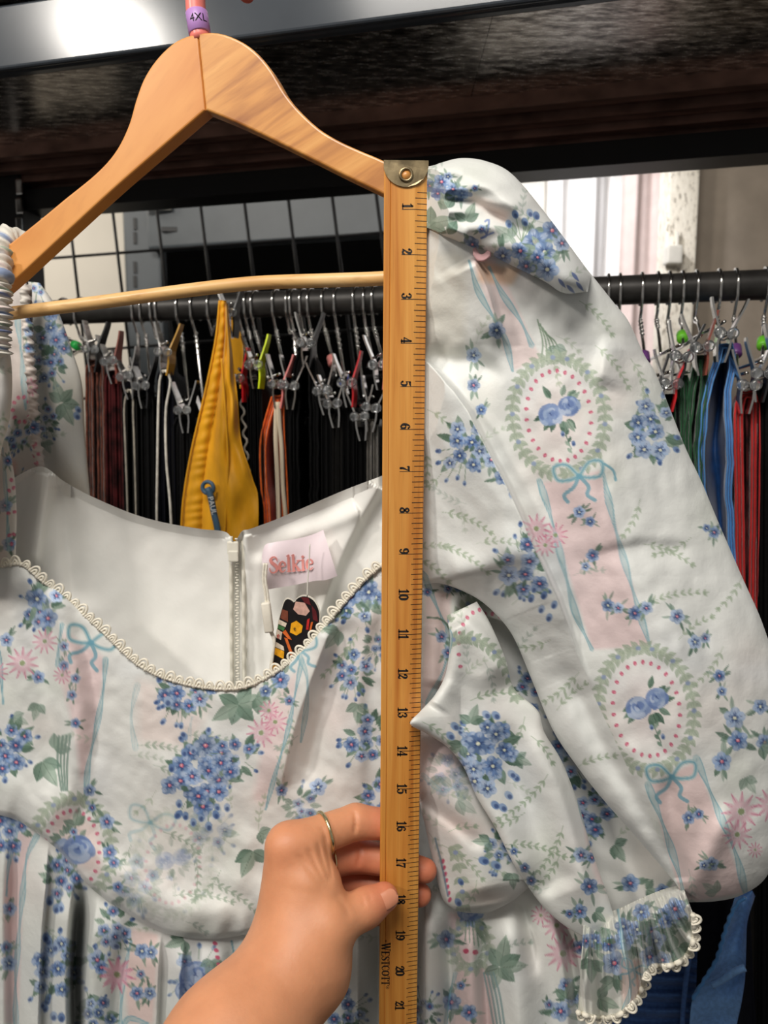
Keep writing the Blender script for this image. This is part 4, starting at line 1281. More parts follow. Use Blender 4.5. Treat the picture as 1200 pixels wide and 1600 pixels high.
# ------------------------------------------------------------------ the dress
M['organza'] = mat_print('printed_organza', 0.5, 0.3, 0.08)
M['lining'] = mat_print('white_lining', 0.5, 0.25, 0.0, attr=False, rgb=(246, 245, 240), wr=0.12)
M['lace'] = mat_plain('ivory_lace', (232, 226, 210), 0.75, 0, 0.05, 300, 0.3)
dress = empty('dress', W(330, 1100, 0.0), 'white puff-sleeved dress with blue floral and medallion print on a wooden hanger', 'dress')
WH = (234, 236, 233)
PINK = (236, 216, 214)

# ---- right sleeve, outer puff
pr = Print(610, 225, 1240, 1430, WH)
pr.fill([(735, 400), (775, 405), (845, 560), (800, 580)], PINK, 0.8)
pr.fill([(845, 755), (938, 735), (1015, 1010), (925, 1015)], (234, 210, 210), 0.85)
pr.fill([(1015, 1225), (1088, 1190), (1166, 1395), (1066, 1412)], (234, 208, 206), 0.85)
pr.fill([(745, 408), (815, 420), (800, 445), (748, 440)], (226, 178, 138), 0.6, 5)
pr.fill([(640, 395), (730, 395), (725, 560), (640, 560)], (232, 230, 220), 0.8, 8)
pr.scatter_sprigs(26, 11, 0.42)
for x, y, a, L in ((930, 540, 0.6, 80), (985, 560, 0.9, 60), (1000, 780, 1.7, 60), (1005, 850, 0.1, 80), (1080, 840, 2.4, 60), (1010, 945, -0.5, 90), (1060, 1000, -0.9, 60), (905, 470, 0.5, 70), (850, 540, 0.9, 60), (1130, 1010, 1.9, 70), (1160, 900, 1.9, 60)):
    pr.sprig(x, y, a, L, 0.65)
pr.ribbon([(733, 407), (747, 454), (771, 496), (789, 529), (801, 580)], 10)
pr.ribbon([(764, 417), (785, 459), (813, 501), (831, 540)], 10)
pr.ribbon([(842, 750), (860, 805), (884, 900), (900, 960), (925, 1015)], 11)
pr.ribbon([(940, 725), (955, 800), (978, 885), (1000, 960), (1016, 1010)], 11)
pr.ribbon([(1012, 1225), (1040, 1300), (1062, 1370), (1070, 1412)], 12)
pr.ribbon([(1088, 1185), (1120, 1262), (1150, 1335), (1165, 1396)], 12)
for k in range(5):
    pr.line(catmull([(840 + 4 * k, 500 + 6 * k), (848 + 5 * k, 535), (845 + 9 * k, 565)], 10), 2.2, (112, 138, 112), 0.8)
pr.bigleaf(868, 540, 26, 1.2, 0.7)
pr.medallion(873, 650, 72, 92, -0.12, 1.0, 2)
pr.medallion(1010, 1108, 74, 96, -0.16, 1.0, 9)
pr.bow(905, 744, 36, -0.12)
pr.bow(1050, 1214, 36, -0.1)
pr.line(catmull([(945, 725), (958, 735), (962, 750)], 10), 4, pr.TD, 0.8)
for x, y, r in ((776, 516, 17), (740, 555, 15), (740, 602, 13), (752, 640, 11), (905, 800, 12), (922, 815, 10), (926, 868, 13), (915, 885, 9), (950, 946, 13), (966, 950, 11), (992, 958, 14), (1010, 950, 13), (1058, 963, 15), (1086, 1003, 14), (1102, 997, 10), (1124, 1056, 12), (1128, 1080, 10), (1148, 1122, 21), (1153, 1157, 20), (1128, 1190, 19), (1188, 1104, 15), (1195, 1160, 17), (1076, 1278, 13), (1092, 1272, 10), (1112, 1350, 14), (1100, 1352, 10), (1116, 832, 12), (1130, 820, 9), (1104, 825, 8)):
    pr.small(x, y, r, (x * 0.37) % 6)
pr.bigleaf(1190, 1165, 30, 0.6, 0.8); pr.bigleaf(1165, 1215, 28, 1.2, 0.6)
pr.daisy(838, 826, 24); pr.daisy(868, 836, 20); pr.daisy(852, 852, 18)
pr.daisy(1158, 1268, 32); pr.daisy(1205, 1258, 28); pr.daisy(1152, 1304, 24); pr.daisy(1180, 1328, 12)
pr.bouquet(1022, 668, 44, 0.15, 8, 21, 1.0, 'white')
pr.bigleaf(1120, 1395, 26, -2.5, 0.6)
FLAP = [(610, 540), (660, 560), (696, 598), (729, 640), (757, 696), (794, 766), (836, 860), (873, 940), (901, 1020), (925, 1080), (1000, 1240), (1062, 1388), (938, 1248), (864, 1143), (803, 999), (740, 934), (660, 918), (610, 918)]
pr.region(FLAP)
pr.fill(FLAP, WH, 1.0, 0.8)
pr.scatter_sprigs(14, 5, 0.45, (640, 560, 900, 1200))
for x, y, a, L in ((668, 640, 0.4, 50), (690, 800, 0.1, 80), (680, 850, 0.2, 90), (745, 850, -0.3, 60), (640, 868, 0.3, 70), (800, 945, -0.8, 50), (860, 1000, 2.6, 50), (905, 1050, 2.2, 90), (870, 1110, -1.0, 70), (900, 1200, -0.6, 60), (690, 740, 2.2, 50), (662, 700, 1.2, 50)):
    pr.sprig(x, y, a, L, 0.7)
pr.bouquet(728, 700, 42, 0.35, 8, 5, 1.0, 'white')
for x, y, r in ((768, 718, 17), (786, 745, 17), (808, 765, 20), (780, 700, 12)): pr.small(x, y, r, 1.0)
pr.bouquet(816, 886, 44, -0.35, 7, 31, 1.0, 'pink')
pr.small(795, 899, 20, 0.4)
for x, y in ((835, 920), (850, 930), (846, 952), (858, 965), (830, 935), (866, 945)): pr.bud(x, y, 7, 1.9)
pr.ribbon([(640, 885), (662, 898), (670, 925)], 9)
pr.region(None)


def h_sleeve(px, py, s, t):
    h = np.zeros(px.shape)
    h += fold(px, py, [(650, 556), (696, 598), (729, 640), (757, 696), (794, 766), (836, 860), (873, 940), (901, 1020), (930, 1085)], 0.020, 5, 85, (0.05, 0.35))
    h += fold(px, py, [(860, 480), (905, 640), (960, 800), (1020, 960), (1080, 1130), (1120, 1300)], 0.010, 60, 70, (0.3, 0.3))
    h += fold(px, py, [(950, 520), (945, 575), (935, 610)], 0.006, 30, 14, (0.3, 0.3))
    h += fold(px, py, [(735, 400), (760, 450), (775, 500), (800, 560)], 0.010, 6, 40, (0.1, 0.4))
    h += fold(px, py, [(668, 540), (700, 560), (740, 560), (790, 600)], -0.008, 14, 22, (0.2, 0.3))
    h += fold(px, py, [(1150, 1250), (1110, 1330), (1075, 1400)], 0.006, 20, 20, (0.3, 0.1))
    h += fold(px, py, [(1040, 1190), (1050, 1280), (1060, 1380)], -0.006, 16, 16, (0.3, 0.05))
    h += fold(px, py, [(870, 1010), (930, 1140), (1000, 1260), (1058, 1370)], -0.007, 16, 18, (0.3, 0.1))
    h += fold(px, py, [(690, 905), (760, 880), (830, 840)], 0.006, 30, 30, (0.2, 0.3))
    h += fold(px, py, [(900, 880), (1000, 855), (1100, 860)], -0.003, 12, 25, (0.3, 0.3))
    h += wrinkles(px, py, 4, 0.0016, 90, 1.15)
    h += wrinkles(px, py, 14, 0.0005, 34, None)
    top = np.clip((py - 380) / 160, 0, 1)
    return h + 0.012 * (1 - top) + 0.012 * np.clip((py - 900) / 400, 0, 1)


panel('sleeve', [(640, 268), (632, 330), (632, 420), (632, 560), (634, 700), (636, 840), (642, 908), (690, 912), (740, 932), (775, 960), (803, 997), (832, 1065), (864, 1141), (900, 1195), (938, 1244), (1000, 1315), (1058, 1382)],
      [(650, 264), (690, 256), (722, 251), (760, 256), (800, 276), (850, 334), (900, 400), (925, 430), (960, 474), (982, 502), (1007, 555), (1026, 587), (1070, 697), (1095, 750), (1120, 810), (1159, 900), (1191, 973), (1214, 1050), (1226, 1140), (1228, 1240), (1218, 1320), (1196, 1372), (1160, 1398), (1120, 1408), (1068, 1410)],
      h_sleeve, pr, 700, 300, M['organza'], dress, puff=0.030, back=0.05, base=0.012, hmax=lambda x, y: 0.0355 + np.clip(x - 668, 0, None) * 0.0007)

# ---- cap of the right sleeve, gathered on to the strap
pr = Print(620, 235, 940, 480, WH)
pr.fill([(735, 300), (800, 330), (790, 350), (730, 310)], (238, 214, 204), 0.7, 5)
pr.scatter_sprigs(14, 2, 0.5)
for x, y, r in ((672, 290, 13), (690, 284, 16), (708, 296, 15), (722, 302, 13), (684, 302, 14), (700, 276, 9), (742, 294, 7)): pr.small(x, y, r, x)
for a, b, c in (((668, 296), (735, 304), 7), ((676, 306), (722, 312), 5)): pr.line([a, b], c, (70, 94, 150), 0.55)
pr.bigleaf(672, 350, 38, -0.5, 1.0); pr.bigleaf(664, 360, 30, 0.5, 0.9); pr.leaf(700, 366, -1.0, 26, 9, pr.GR[0], 1, pr.GR[3])
pr.bigleaf(728, 345, 30, -1.4, 0.95); pr.bigleaf(700, 325, 26, -1.8, 0.9); pr.bigleaf(800, 372, 32, -2.4, 0.6)
pr.ell(735, 378, 11, 9, 0.6, pr.DK, 0.7)
for x, y, r in ((738, 382, 14), (753, 358, 9)): pr.small(x, y, r, 0.6)
for x, y in ((758, 346), (750, 362), (766, 365)): pr.line(catmull([(752, 372), (760, 368), (x + 6, y - 2), (x, y)], 12), 3, (120, 142, 196), 0.8)
for x, y, r in ((863, 360, 21), (836, 377, 24), (813, 392, 19), (851, 394, 22), (786, 400, 18), (855, 421, 23), (822, 416, 18), (878, 380, 16), (840, 402, 14)): pr.small(x, y, r, x * 0.3)
for x, y in ((805, 335), (828, 333), (838, 337), (795, 350), (820, 347)):
    pr.line([(x, y), (815, 378)], 1.2, (120, 146, 116), 0.8); pr.bud(x, y, 7, 1.2)
for x, y, a in ((872, 435, 0.9), (885, 445, 0.8), (900, 440, 0.9), (893, 425, 0.9)): pr.leaf(x, y, a, 20, 3, (86, 108, 168), 0.8)


def h_cap(px, py, s, t):
    g = np.exp(-np.clip(px - 640, 0, None) / 60.0)
    h = 0.006 * g * np.sin((py - 250) / 5.2 + px / 40.0)
    h += fold(px, py, [(680, 300), (740, 318), (800, 348), (850, 385)], -0.007, 9, 14, (0.2, 0.3))
    h += fold(px, py, [(690, 262), (740, 280), (790, 310), (840, 350)], 0.006, 14, 14, (0.2, 0.3))
    h += fold(px, py, [(668, 330), (700, 350), (735, 380)], 0.006, 8, 12, (0.1, 0.2))
    h += wrinkles(px, py, 9, 0.001, 50, 0.6)
    return h + 0.012 * s


panel('sleeve_cap', [(634, 268), (668, 262), (690, 254), (722, 247), (760, 252), (800, 272), (850, 330), (900, 397), (924, 430)],
      [(634, 352), (668, 356), (695, 369), (734, 386), (753, 391), (781, 406), (812, 421), (851, 440), (881, 458), (918, 456)],
      h_cap, pr, 330, 150, M['organza'], dress, puff=0.026, puff_p=0.5, back=0.03, base=0.036, hmax=lambda x, y: 0.0365 + np.clip(x - 664, 0, None) * 0.0009)
M['pink_elastic'] = mat_plain('pink_elastic', (226, 178, 180), 0.6)
mb = MB()
for k in range(5):
    q = catmull([(741, 388 + 2 * k), (748, 399 + 1.5 * k), (757, 399 + 1.5 * k), (766, 390 + 2 * k)], 16); mb.tube(W(q[:, 0], q[:, 1], 0.056), 0.0011, 6)
mb.build('elastic_loop', M['pink_elastic'], dress)

# ---- underside of the sleeve, in shade behind the front fold
pr = Print(600, 880, 1090, 1460, (231, 231, 227))
pr.fill([(665, 925), (705, 925), (698, 1080), (660, 1110)], PINK, 0.8)
pr.scatter_sprigs(14, 77, 0.5)
pr.wreath(780, 1040, 70, 110, -0.3, 3.4, 6.1); pr.dots(780, 1040, 48, 84, -0.3, 3.4, 6.6, 14)
pr.ribbon([(660, 895), (690, 965), (700, 985), (695, 1040), (668, 1100)], 9)
pr.line(catmull([(668, 965), (690, 968), (704, 990), (698, 1030)], 12), 3, (90, 120, 100), 0.8)
for x, y, r in ((690, 995, 12), (700, 1020, 12), (668, 925, 9), (700, 920, 9), (716, 918, 9)): pr.small(x, y, r, y)
pr.bouquet(828, 1085, 34, 0.3, 6, 8, 1.0, 'red')
pr.bouquet(890, 1190, 40, 0.4, 8, 18, 1.0, 'red')
pr.bouquet(930, 1270, 36, 0.5, 8, 28, 1.0, 'red')
pr.bigleaf(960, 1320, 30, 0.8); pr.small(985, 1380, 18, 1); pr.bigleaf(1010, 1390, 26, 0.2); pr.small(1035, 1392, 14, 2)


def h_under(px, py, s, t):
    return wrinkles(px, py, 12, 0.002, 60, 0.9) + fold(px, py, [(715, 915), (705, 1000), (690, 1080)], 0.012, 14, 20, (0.1, 0.1)) + 0.018 * np.clip((760 - px) / 120, 0, 1) * np.clip((1130 - py) / 150, 0, 1)


panel('sleeve_underside', [(628, 895), (632, 1000), (640, 1110), (700, 1180), (760, 1280), (820, 1390), (885, 1446)],
      [(760, 900), (830, 1000), (885, 1100), (950, 1220), (1012, 1310), (1066, 1385), (1064, 1408)], h_under, pr, 330, 130, M['organza'], dress, puff=0.0, back=0.004, base=-0.004)

# ---- front fold of the sleeve, reaching over the ruler's edge
pr = Print(620, 900, 980, 1480, (234, 235, 231))
pr.scatter_sprigs(12, 41, 0.45)
for x, y, a, L in ((735, 1095, -0.5, 60), (700, 1130, 0.3, 50), (660, 1128, 0.4, 60), (820, 1120, 1.7, 50), (856, 1210, 2.1, 100), (820, 1270, 2.5, 60), (790, 1320, -0.1, 90), (880, 1290, 1.8, 90), (875, 1335, 1.9, 60), (830, 1150, 0.6, 50)):
    pr.sprig(x, y, a, L, 0.75, (150, 170, 144))
pr.dots(790, 1060, 62, 115, -0.42, 3.55, 5.9, 13)
pr.wreath(742, 1085, 62, 92, -0.35, 4.0, 6.7, 0.95, 0.95)
pr.wreath(715, 985, 20, 45, 0.2, 3.0, 4.9, 0.9, 0.9)
pr.ribbon([(690, 975), (704, 990), (700, 1020)], 7)
pr.bouquet(760, 1180, 50, 0.35, 10, 3, 1.0, 'white')
for x, y, r in ((747, 1162, 23), (775, 1147, 18), (770, 1197, 20), (740, 1202, 17), (762, 1232, 18), (788, 1172, 17)): pr.flower(x, y, r * 0.85, x * 0.2, None, 1.0, 'white')
pr.bigleaf(735, 1130, 30, -1.5, 0.9); pr.bigleaf(722, 1165, 28, 2.4, 0.9); pr.bigleaf(808, 1185, 24, 0.5, 0.7)
for x, y in ((711, 1135), (704, 1150), (760, 1117), (775, 1118), (795, 1243), (786, 1262), (774, 1258), (806, 1215), (800, 1210)):
    pr.bud(x, y, 8, 0.8)
pr.ribbon([(905, 1250), (914, 1285), (920, 1310), (916, 1328), (900, 1328)], 8)
pr.fill([(905, 1250), (930, 1290), (958, 1400), (935, 1390), (918, 1330)], PINK, 0.8)
for x, y, r in ((908, 1336, 15), (925, 1340, 11), (921, 1385, 17), (906, 1424, 15), (890, 1428, 9), (820, 1356, 10), (830, 1376, 10), (803, 1330, 8)): pr.small(x, y, r, y * 0.2)
pr.bigleaf(930, 1425, 22, 0.5)


def h_front(px, py, s, t):
    h = fold(px, py, [(641, 1130), (668, 1147), (700, 1168), (725, 1200), (745, 1245), (775, 1295), (800, 1345), (840, 1405)], 0.016, 36, 60, (0.0, 0.2))
    h += fold(px, py, [(720, 960), (760, 1010), (795, 1075)], 0.010, 16, 40, (0.1, 0.3))
    h += fold(px, py, [(700, 970), (706, 1010), (698, 1060), (670, 1105)], 0.010, 22, 10, (0.1, 0.1))
    h += fold(px, py, [(830, 1110), (850, 1180), (880, 1260), (905, 1350), (925, 1430)], 0.006, 14, 30, (0.2, 0.2))
    h += fold(px, py, [(790, 1120), (800, 1200), (840, 1300), (880, 1400)], -0.007, 26, 26, (0.2, 0.1))
    h += wrinkles(px, py, 7, 0.0012, 60, 1.1)
    return h + 0.026 * np.clip((720 - px) / 80, 0, 1) * np.clip((py - 1060) / 60, 0, 1)


panel('sleeve_front_fold', [(698, 962), (703, 1000), (697, 1050), (680, 1085), (656, 1112), (641, 1131), (668, 1147), (700, 1168), (725, 1200), (745, 1245), (775, 1295), (800, 1345), (825, 1385), (850, 1418), (882, 1446), (916, 1466)],
      [(745, 940), (765, 972), (790, 1030), (803, 1075), (840, 1110), (851, 1145), (878, 1190), (905, 1260), (925, 1330), (948, 1395), (964, 1448)],
      h_front, pr, 360, 150, M['organza'], dress, puff=0.010, puff_p=0.5, back=0.014, base=0.020)

# ---- gathered cuff with lace
pr = Print(880, 1360, 1110, 1620, (228, 228, 220))
for k in range(7):
    pr.small(930 + 22 * k, 1470 + 12 * math.sin(k * 2.1) - 6 * k, 17, k)
for x, y, r, a in ((925, 1500, 34, 1.6), (935, 1560, 34, 0.2), (960, 1530, 30, 2.2), (1050, 1460, 40, 2.3), (1060, 1480, 34, 1.2), (1010, 1440, 26, 1.5), (990, 1480, 24, 1.9), (1075, 1440, 24, 2.6), (945, 1450, 24, 1.9)): pr.bigleaf(x, y, r, a, 0.9)
for x, y, r in ((960, 1505, 24), (975, 1470, 20), (1002, 1425, 17), (1025, 1470, 20), (1015, 1495, 20), (1035, 1500, 17), (1055, 1420, 22), (1040, 1440, 14), (915, 1470, 14)): pr.small(x, y, r, x)
pr.fill([(968, 1500), (1000, 1500), (1000, 1560), (975, 1580)], (234, 204, 196), 0.8)
pr.ribbon([(965, 1420), (975, 1480), (985, 1540), (975, 1580)], 8); pr.bow(990, 1515, 20, 0.4)
G_ = [(912, 1434), (932, 1442), (948, 1428), (975, 1416), (1005, 1402), (1035, 1390), (1066, 1382)]
H_ = [(903, 1582), (930, 1590), (962, 1588), (985, 1572), (1000, 1552), (1008, 1526), (1022, 1510), (1050, 1508), (1072, 1494), (1084, 1466), (1083, 1428)]


def h_cuff(px, py, s, t):
    ph = 2 * math.pi * 4.6 * (t + 0.045 * np.sin(9 * t + 1) + 0.02 * np.sin(4 * s + 7 * t))
    k = (np.sin(ph) + 0.4 * np.sin(2.3 * ph + 1) + 0.2 * np.sin(4.1 * ph)) * 0.0105 * np.clip(s, 0, 1) ** 0.6
    k = k + 0.0026 * np.sin(t * 2 * math.pi * 17 + 3 * s + 2 * np.sin(9 * t)) * np.clip(1 - s, 0, 1)
    return k - 0.026 * np.exp(-(s / 0.09) ** 2) - 0.008 * np.exp(-((s - 0.14) / 0.06) ** 2) + 0.008 * np.sin(math.pi * np.clip(s * 1.2, 0, 1))


panel('sleeve_cuff', G_, H_, h_cuff, pr, 330, 110, M['organza'], dress, puff=0.0, back=0.012, base=0.034)


def lace(name, curve, hfun, up, size, parent, step):
    """row of little looped scallops on a narrow braid; curve in photo coordinates, up = +1/-1 side of the curve"""
    q = catmull(curve, 400)
    s = np.r_[0, np.cumsum(np.linalg.norm(np.diff(q, axis=0), axis=1))]
    n = int(s[-1] / step)
    mb = MB()
    hh_ = hfun(q)
    mb.tube(W(q[::3, 0], q[::3, 1], hh_[::3]), size * 0.00007 + 0.0007, 6)
    tan = np.gradient(q, axis=0); tan /= np.linalg.norm(tan, axis=1)[:, None]
    for k in range(n):
        i = int(np.searchsorted(s, (k + 0.5) * step))
        i = min(i, len(q) - 1)
        T_, N_ = tan[i], np.array([tan[i][1], -tan[i][0]]) * up
        a = np.linspace(-0.35, math.pi + 0.35, 11)
        sc = size * (0.92 + 0.16 * math.sin(k * 2.3))
        p = q[i] + np.outer(np.cos(a), T_) * sc * 0.52 + np.outer(np.sin(a), N_) * sc * 0.85
        mb.tube(W(p[:, 0], p[:, 1], hh_[i] + 0.001), 0.0008 * size / 12, 6)
        p2 = q[i] + np.outer(np.cos(a), T_) * sc * 0.22 + np.outer(np.sin(a), N_) * sc * 0.42
        mb.tube(W(p2[:, 0], p2[:, 1], hh_[i] + 0.0010), 0.0008 * size / 12, 6)
    return mb.build(name, M['lace'], parent)


lace('cuff_lace', H_, lambda q: 0.035 + h_cuff(0, 0, np.ones(len(q)), np.linspace(0, 1, len(q))), -1, 13, dress, 13.5)

# ---- bodice front
NECK = [(-130, 850), (-60, 872), (0, 884), (35, 882), (65, 906), (100, 932), (160, 985), (220, 1040), (290, 1068), (370, 1075), (430, 1050), (480, 1010), (530, 950), (570, 905), (600, 880), (650, 862), (720, 880)]
HEM = [(-130, 1264), (-60, 1270), (0, 1274), (40, 1290), (90, 1328), (145, 1390), (210, 1434), (260, 1459), (330, 1467), (400, 1457), (470, 1440), (560, 1422), (640, 1412), (700, 1400), (760, 1380)]
pr = Print(-80, 850, 780, 1490, (234, 235, 231))
pr.fill([(100, 985), (165, 1030), (150, 1140), (128, 1230), (118, 1150), (95, 1060)], (236, 212, 212), 0.85, 5)
pr.fill([(215, 1060), (330, 1090), (300, 1170), (215, 1160)], (238, 224, 218), 0.8, 10)
pr.fill([(420, 1100), (470, 1040), (450, 1150), (415, 1260), (395, 1250)], PINK, 0.8, 6)
pr.fill([(85, 1260), (150, 1290), (160, 1370), (120, 1350), (85, 1320)], (238, 220, 214), 0.8, 6)
pr.fill([(590, 890), (540, 980), (500, 1100), (520, 1180), (610, 1000)], (236, 220, 216), 0.5, 14)
pr.scatter_sprigs(34, 6, 0.5)
for x, y, a, L in ((430, 1010, 2.6, 60), (215, 1165, -0.1, 90), (240, 1195, 0.3, 70), (290, 1150, -0.2, 60), (450, 1110, 1.3, 60), (300, 1320, 1.2, 80), (330, 1380, 0.3, 90), (270, 1400, -0.2, 90), (345, 1360, 2.0, 60), (205, 1320, 1.9, 60), (255, 1300, 0.2, 60)):
    pr.sprig(x, y, a, L, 0.65, (146, 166, 146))
# motifs of the layer beneath that show through, pale
pr.bow(235, 1285, 34, 0.3, 0.3); pr.bouquet(330, 1300, 38, 0.2, 6, 61, 0.28); pr.bouquet(215, 1380, 40, 0.2, 6, 62, 0.25); pr.medallion(270, 1350, 60, 80, 0.1, 0.18, 3)
pr.ribbon([(215, 1070), (205, 1120), (212, 1170)], 9, 0.35); pr.ribbon([(300, 1120), (290, 1180)], 8, 0.25)
pr.bow(142, 1004, 36, 0.25)
pr.ribbon([(165, 1030), (161, 1080), (150, 1140), (138, 1196), (134, 1240)], 9)
pr.ribbon([(97, 975), (92, 1010), (90, 1040)], 8)
pr.ribbon([(472, 1030), (462, 1080), (450, 1140), (430, 1210), (415, 1265)], 7); pr.ribbon([(466, 1020), (480, 1060), (478, 1110), (470, 1160)], 8, 0.7)
pr.bow(468, 1016, 28, -0.3, 0.8)
pr.ribbon([(-10, 960), (0, 1040), (5, 1100)], 8)
pr.bouquet(62, 945, 34, 0.8, 6, 14, 1.0, 'pink'); pr.small(58, 936, 20, 0); pr.small(75, 966, 19, 1)
pr.bouquet(10, 1165, 42, 0.3, 9, 15); pr.small(10, 1000, 14, 1); pr.small(60, 1058, 13, 2); pr.small(100, 1040, 10, 2)
pr.daisy(35, 1036, 26); pr.daisy(70, 1002, 20); pr.daisy(-5, 1050, 18); pr.daisy(97, 1055, 14)
for x, y in ((118, 1060), (118, 1130), (100, 1010), (112, 1086)): pr.small(x, y, 10, x)
pr.bigleaf(66, 1190, 42, 1.2); pr.bigleaf(85, 1170, 34, -0.6, 0.8); pr.bigleaf(20, 1120, 26, 0.4, 0.6); pr.bigleaf(60, 1100, 26, 2.0, 0.7)
for k in range(4): pr.line(catmull([(92 + 6 * k, 1150), (90 + 5 * k, 1190), (96 + 3 * k, 1235)], 8), 3, (104, 132, 120), 0.8)
pr.bouquet(285, 1078, 40, 0.1, 8, 16, 1.0, 'pink'); pr.small(312, 1092, 17, 1); pr.small(330, 1076, 13, 2); pr.bud(250, 1060, 8, 2); pr.bud(262, 1096, 9, 1.4)
pr.bigleaf(372, 1100, 46, -0.2); pr.bigleaf(372, 1102, 44, 2.6); pr.bigleaf(400, 1090, 34, 0.8, 0.8); pr.bigleaf(430, 1070, 26, -0.8, 0.8)
pr.small(438, 1062, 18, 1); pr.small(415, 1080, 12, 1)
pr.daisy(408, 1145, 24); pr.daisy(430, 1128, 20); pr.daisy(420, 1110, 16); pr.small(452, 1095, 10, 1)
pr.bouquet(318, 1212, 54, 0.2, 12, 19, 1.0, 'pink'); pr.bouquet(368, 1180, 36, 0.4, 6, 20, 0.9, 'pink')
for x, y, r in ((265, 1227, 18), (300, 1213, 18), (326, 1204, 17), (345, 1192, 17), (310, 1244, 19), (342, 1237, 19), (360, 1206, 15)): pr.flower(x, y, r * 0.85, x, None, 1.0, 'pink')
for x, y in ((268, 1200), (288, 1176), (302, 1172), (280, 1256), (290, 1275), (302, 1285), (355, 1262)): pr.bud(x, y, 7, 1.5)
pr.medallion(112, 1330, 62, 82, 0.05, 0.9, 7)
pr.rose(122, 1328, 26, 1.0, 12); pr.bigleaf(118, 1290, 28, -1.57, 0.9)
for x, y, r in ((167, 1284, 15), (171, 1332, 14), (178, 1348, 11), (184, 1386, 11), (140, 1235, 12), (144, 1262, 8), (115, 1300, 8)): pr.small(x, y, r, y)
pr.bigleaf(180, 1405, 20, 1.2, 0.8)
pr.bouquet(560, 935, 40, 0.7, 8, 23, 1.0, 'white'); pr.small(576, 925, 18, 1); pr.small(548, 932, 20, 0.4); pr.bigleaf(530, 985, 34, 2.4, 0.8)
pr.bouquet(550, 1050, 34, 0.3, 6, 24, 0.95); pr.bouquet(575, 1150, 38, 0.2, 7, 25); pr.bouquet(590, 1010, 24, 0.2, 4, 29, 0.6)
pr.bigleaf(560, 1100, 30, 1.5, 0.7); pr.sprig(560, 980, 1.9, 90, 0.7); pr.small(497, 1230, 17, 1); pr.small(440, 1235, 12, 1); pr.bigleaf(395, 1330, 42, 1.7); pr.bigleaf(405, 1300, 26, 0.6, 0.8)
for x, y in ((450, 1300), (462, 1300), (440, 1310)): pr.ell(x, y, 3, 2.5, 0, (206, 98, 128))
pr.bouquet(470, 1260, 28, 0, 5, 66, 0.5); pr.bouquet(600, 1250, 40, 0.2, 8, 67); pr.bouquet(690, 1150, 40, 0, 6, 68, 0.7); pr.medallion(680, 1000, 60, 80, 0.1, 0.8, 6)


def h_bod(px, py, s, t):
    h = 0.009 * np.exp(-((s - 0.92) / 0.16) ** 2)                       # the blouse bags over the waist seam
    h -= 0.007 * np.clip((s - 0.975) / 0.025, 0, 1) ** 2
    h += fold(px, py, [(70, 905), (105, 1010), (118, 1100), (112, 1200), (75, 1300)], 0.010, 30, 12, (0.1, 0.15))
    h += fold(px, py, [(30, 900), (60, 1010), (75, 1100), (95, 1250)], -0.008, 16, 26, (0.15, 0.2))
    h += fold(px, py, [(98, 940), (130, 1010), (150, 1120), (140, 1230)], -0.004, 14, 18, (0.2, 0.2))
    h += fold(px, py, [(520, 970), (485, 1060), (455, 1150), (430, 1260)], 0.010, 10, 36, (0.1, 0.25))
    h += fold(px, py, [(545, 960), (520, 1050), (495, 1150), (470, 1250)], -0.009, 26, 16, (0.15, 0.2))
    h += fold(px, py, [(585, 920), (560, 1040), (558, 1150), (560, 1260)], 0.006, 16, 22, (0.15, 0.2))
    h += fold(px, py, [(150, 1330), (220, 1400), (300, 1430), (400, 1420)], 0.006, 30, 40, (0.2, 0.2))
    h += fold(px, py, [(190, 1190), (260, 1200), (330, 1260), (360, 1340)], 0.003, 40, 40, (0.3, 0.3))
    h += fold(px, py, [(390, 1280), (380, 1350), (350, 1410)], 0.004, 20, 26, (0.3, 0.3))
    h += 0.0022 * np.sin(px / 8.5 + np.sin(px / 29.0)) * np.clip((s - 0.86) / 0.14, 0, 1)
    h += wrinkles(px, py, 21, 0.0011, 80, 1.2) + wrinkles(px, py, 22, 0.0004, 30)
    return h - 0.050 * np.clip((px - 612) / 26, 0, 1)


panel('bodice_front', NECK, HEM, h_bod, pr, 520, 270, M['organza'], dress, puff=0.006, puff_p=0.4, back=0.006, base=0.002)


def neck_h(q):
    return np.full(len(q), 0.0045) - 0.05 * np.clip((q[:, 0] - 612) / 26, 0, 1)


lace('neckline_lace', NECK[2:-2], neck_h, 1, 13.5, dress, 16.0)

# bodice side, right of the ruler, bagging over the waist seam
pr = Print(620, 1110, 870, 1450, (231, 230, 226))
pr.wash(690, 1180, 40, 60, 0.3, (232, 206, 206), 0.8); pr.wash(720, 1290, 50, 20, 0.3, (232, 208, 200), 0.6); pr.wash(760, 1400, 40, 16, 0, (222, 190, 176), 0.4)
pr.bouquet(700, 1210, 34, 0.3, 5, 81, 0.25); pr.bigleaf(715, 1250, 34, 0.4, 0.4); pr.bigleaf(690, 1215, 30, 1.9, 0.4); pr.ribbon([(660, 1210), (690, 1235), (720, 1225)], 8, 0.35)
pr.scatter_sprigs(8, 82, 0.5)
for x, y, a, L in ((690, 1320, 0.4, 80), (740, 1340, 0.2, 50), (700, 1300, -0.5, 40), (745, 1375, 1.6, 40)): pr.sprig(x, y, a, L, 0.7)
pr.bouquet(786, 1328, 30, 0.3, 6, 83, 1.0, 'white'); pr.bud(756, 1345, 9, 0.4); pr.bud(775, 1352, 9, 0.6); pr.bigleaf(765, 1315, 26, 3.0, 0.9); pr.bigleaf(800, 1365, 24, 1.6, 0.9)
for k in range(7): pr.ell(692 + 1.8 * k, 1346 + 10 * k, 2.6, 4.2, 0.4, (204, 92, 122))
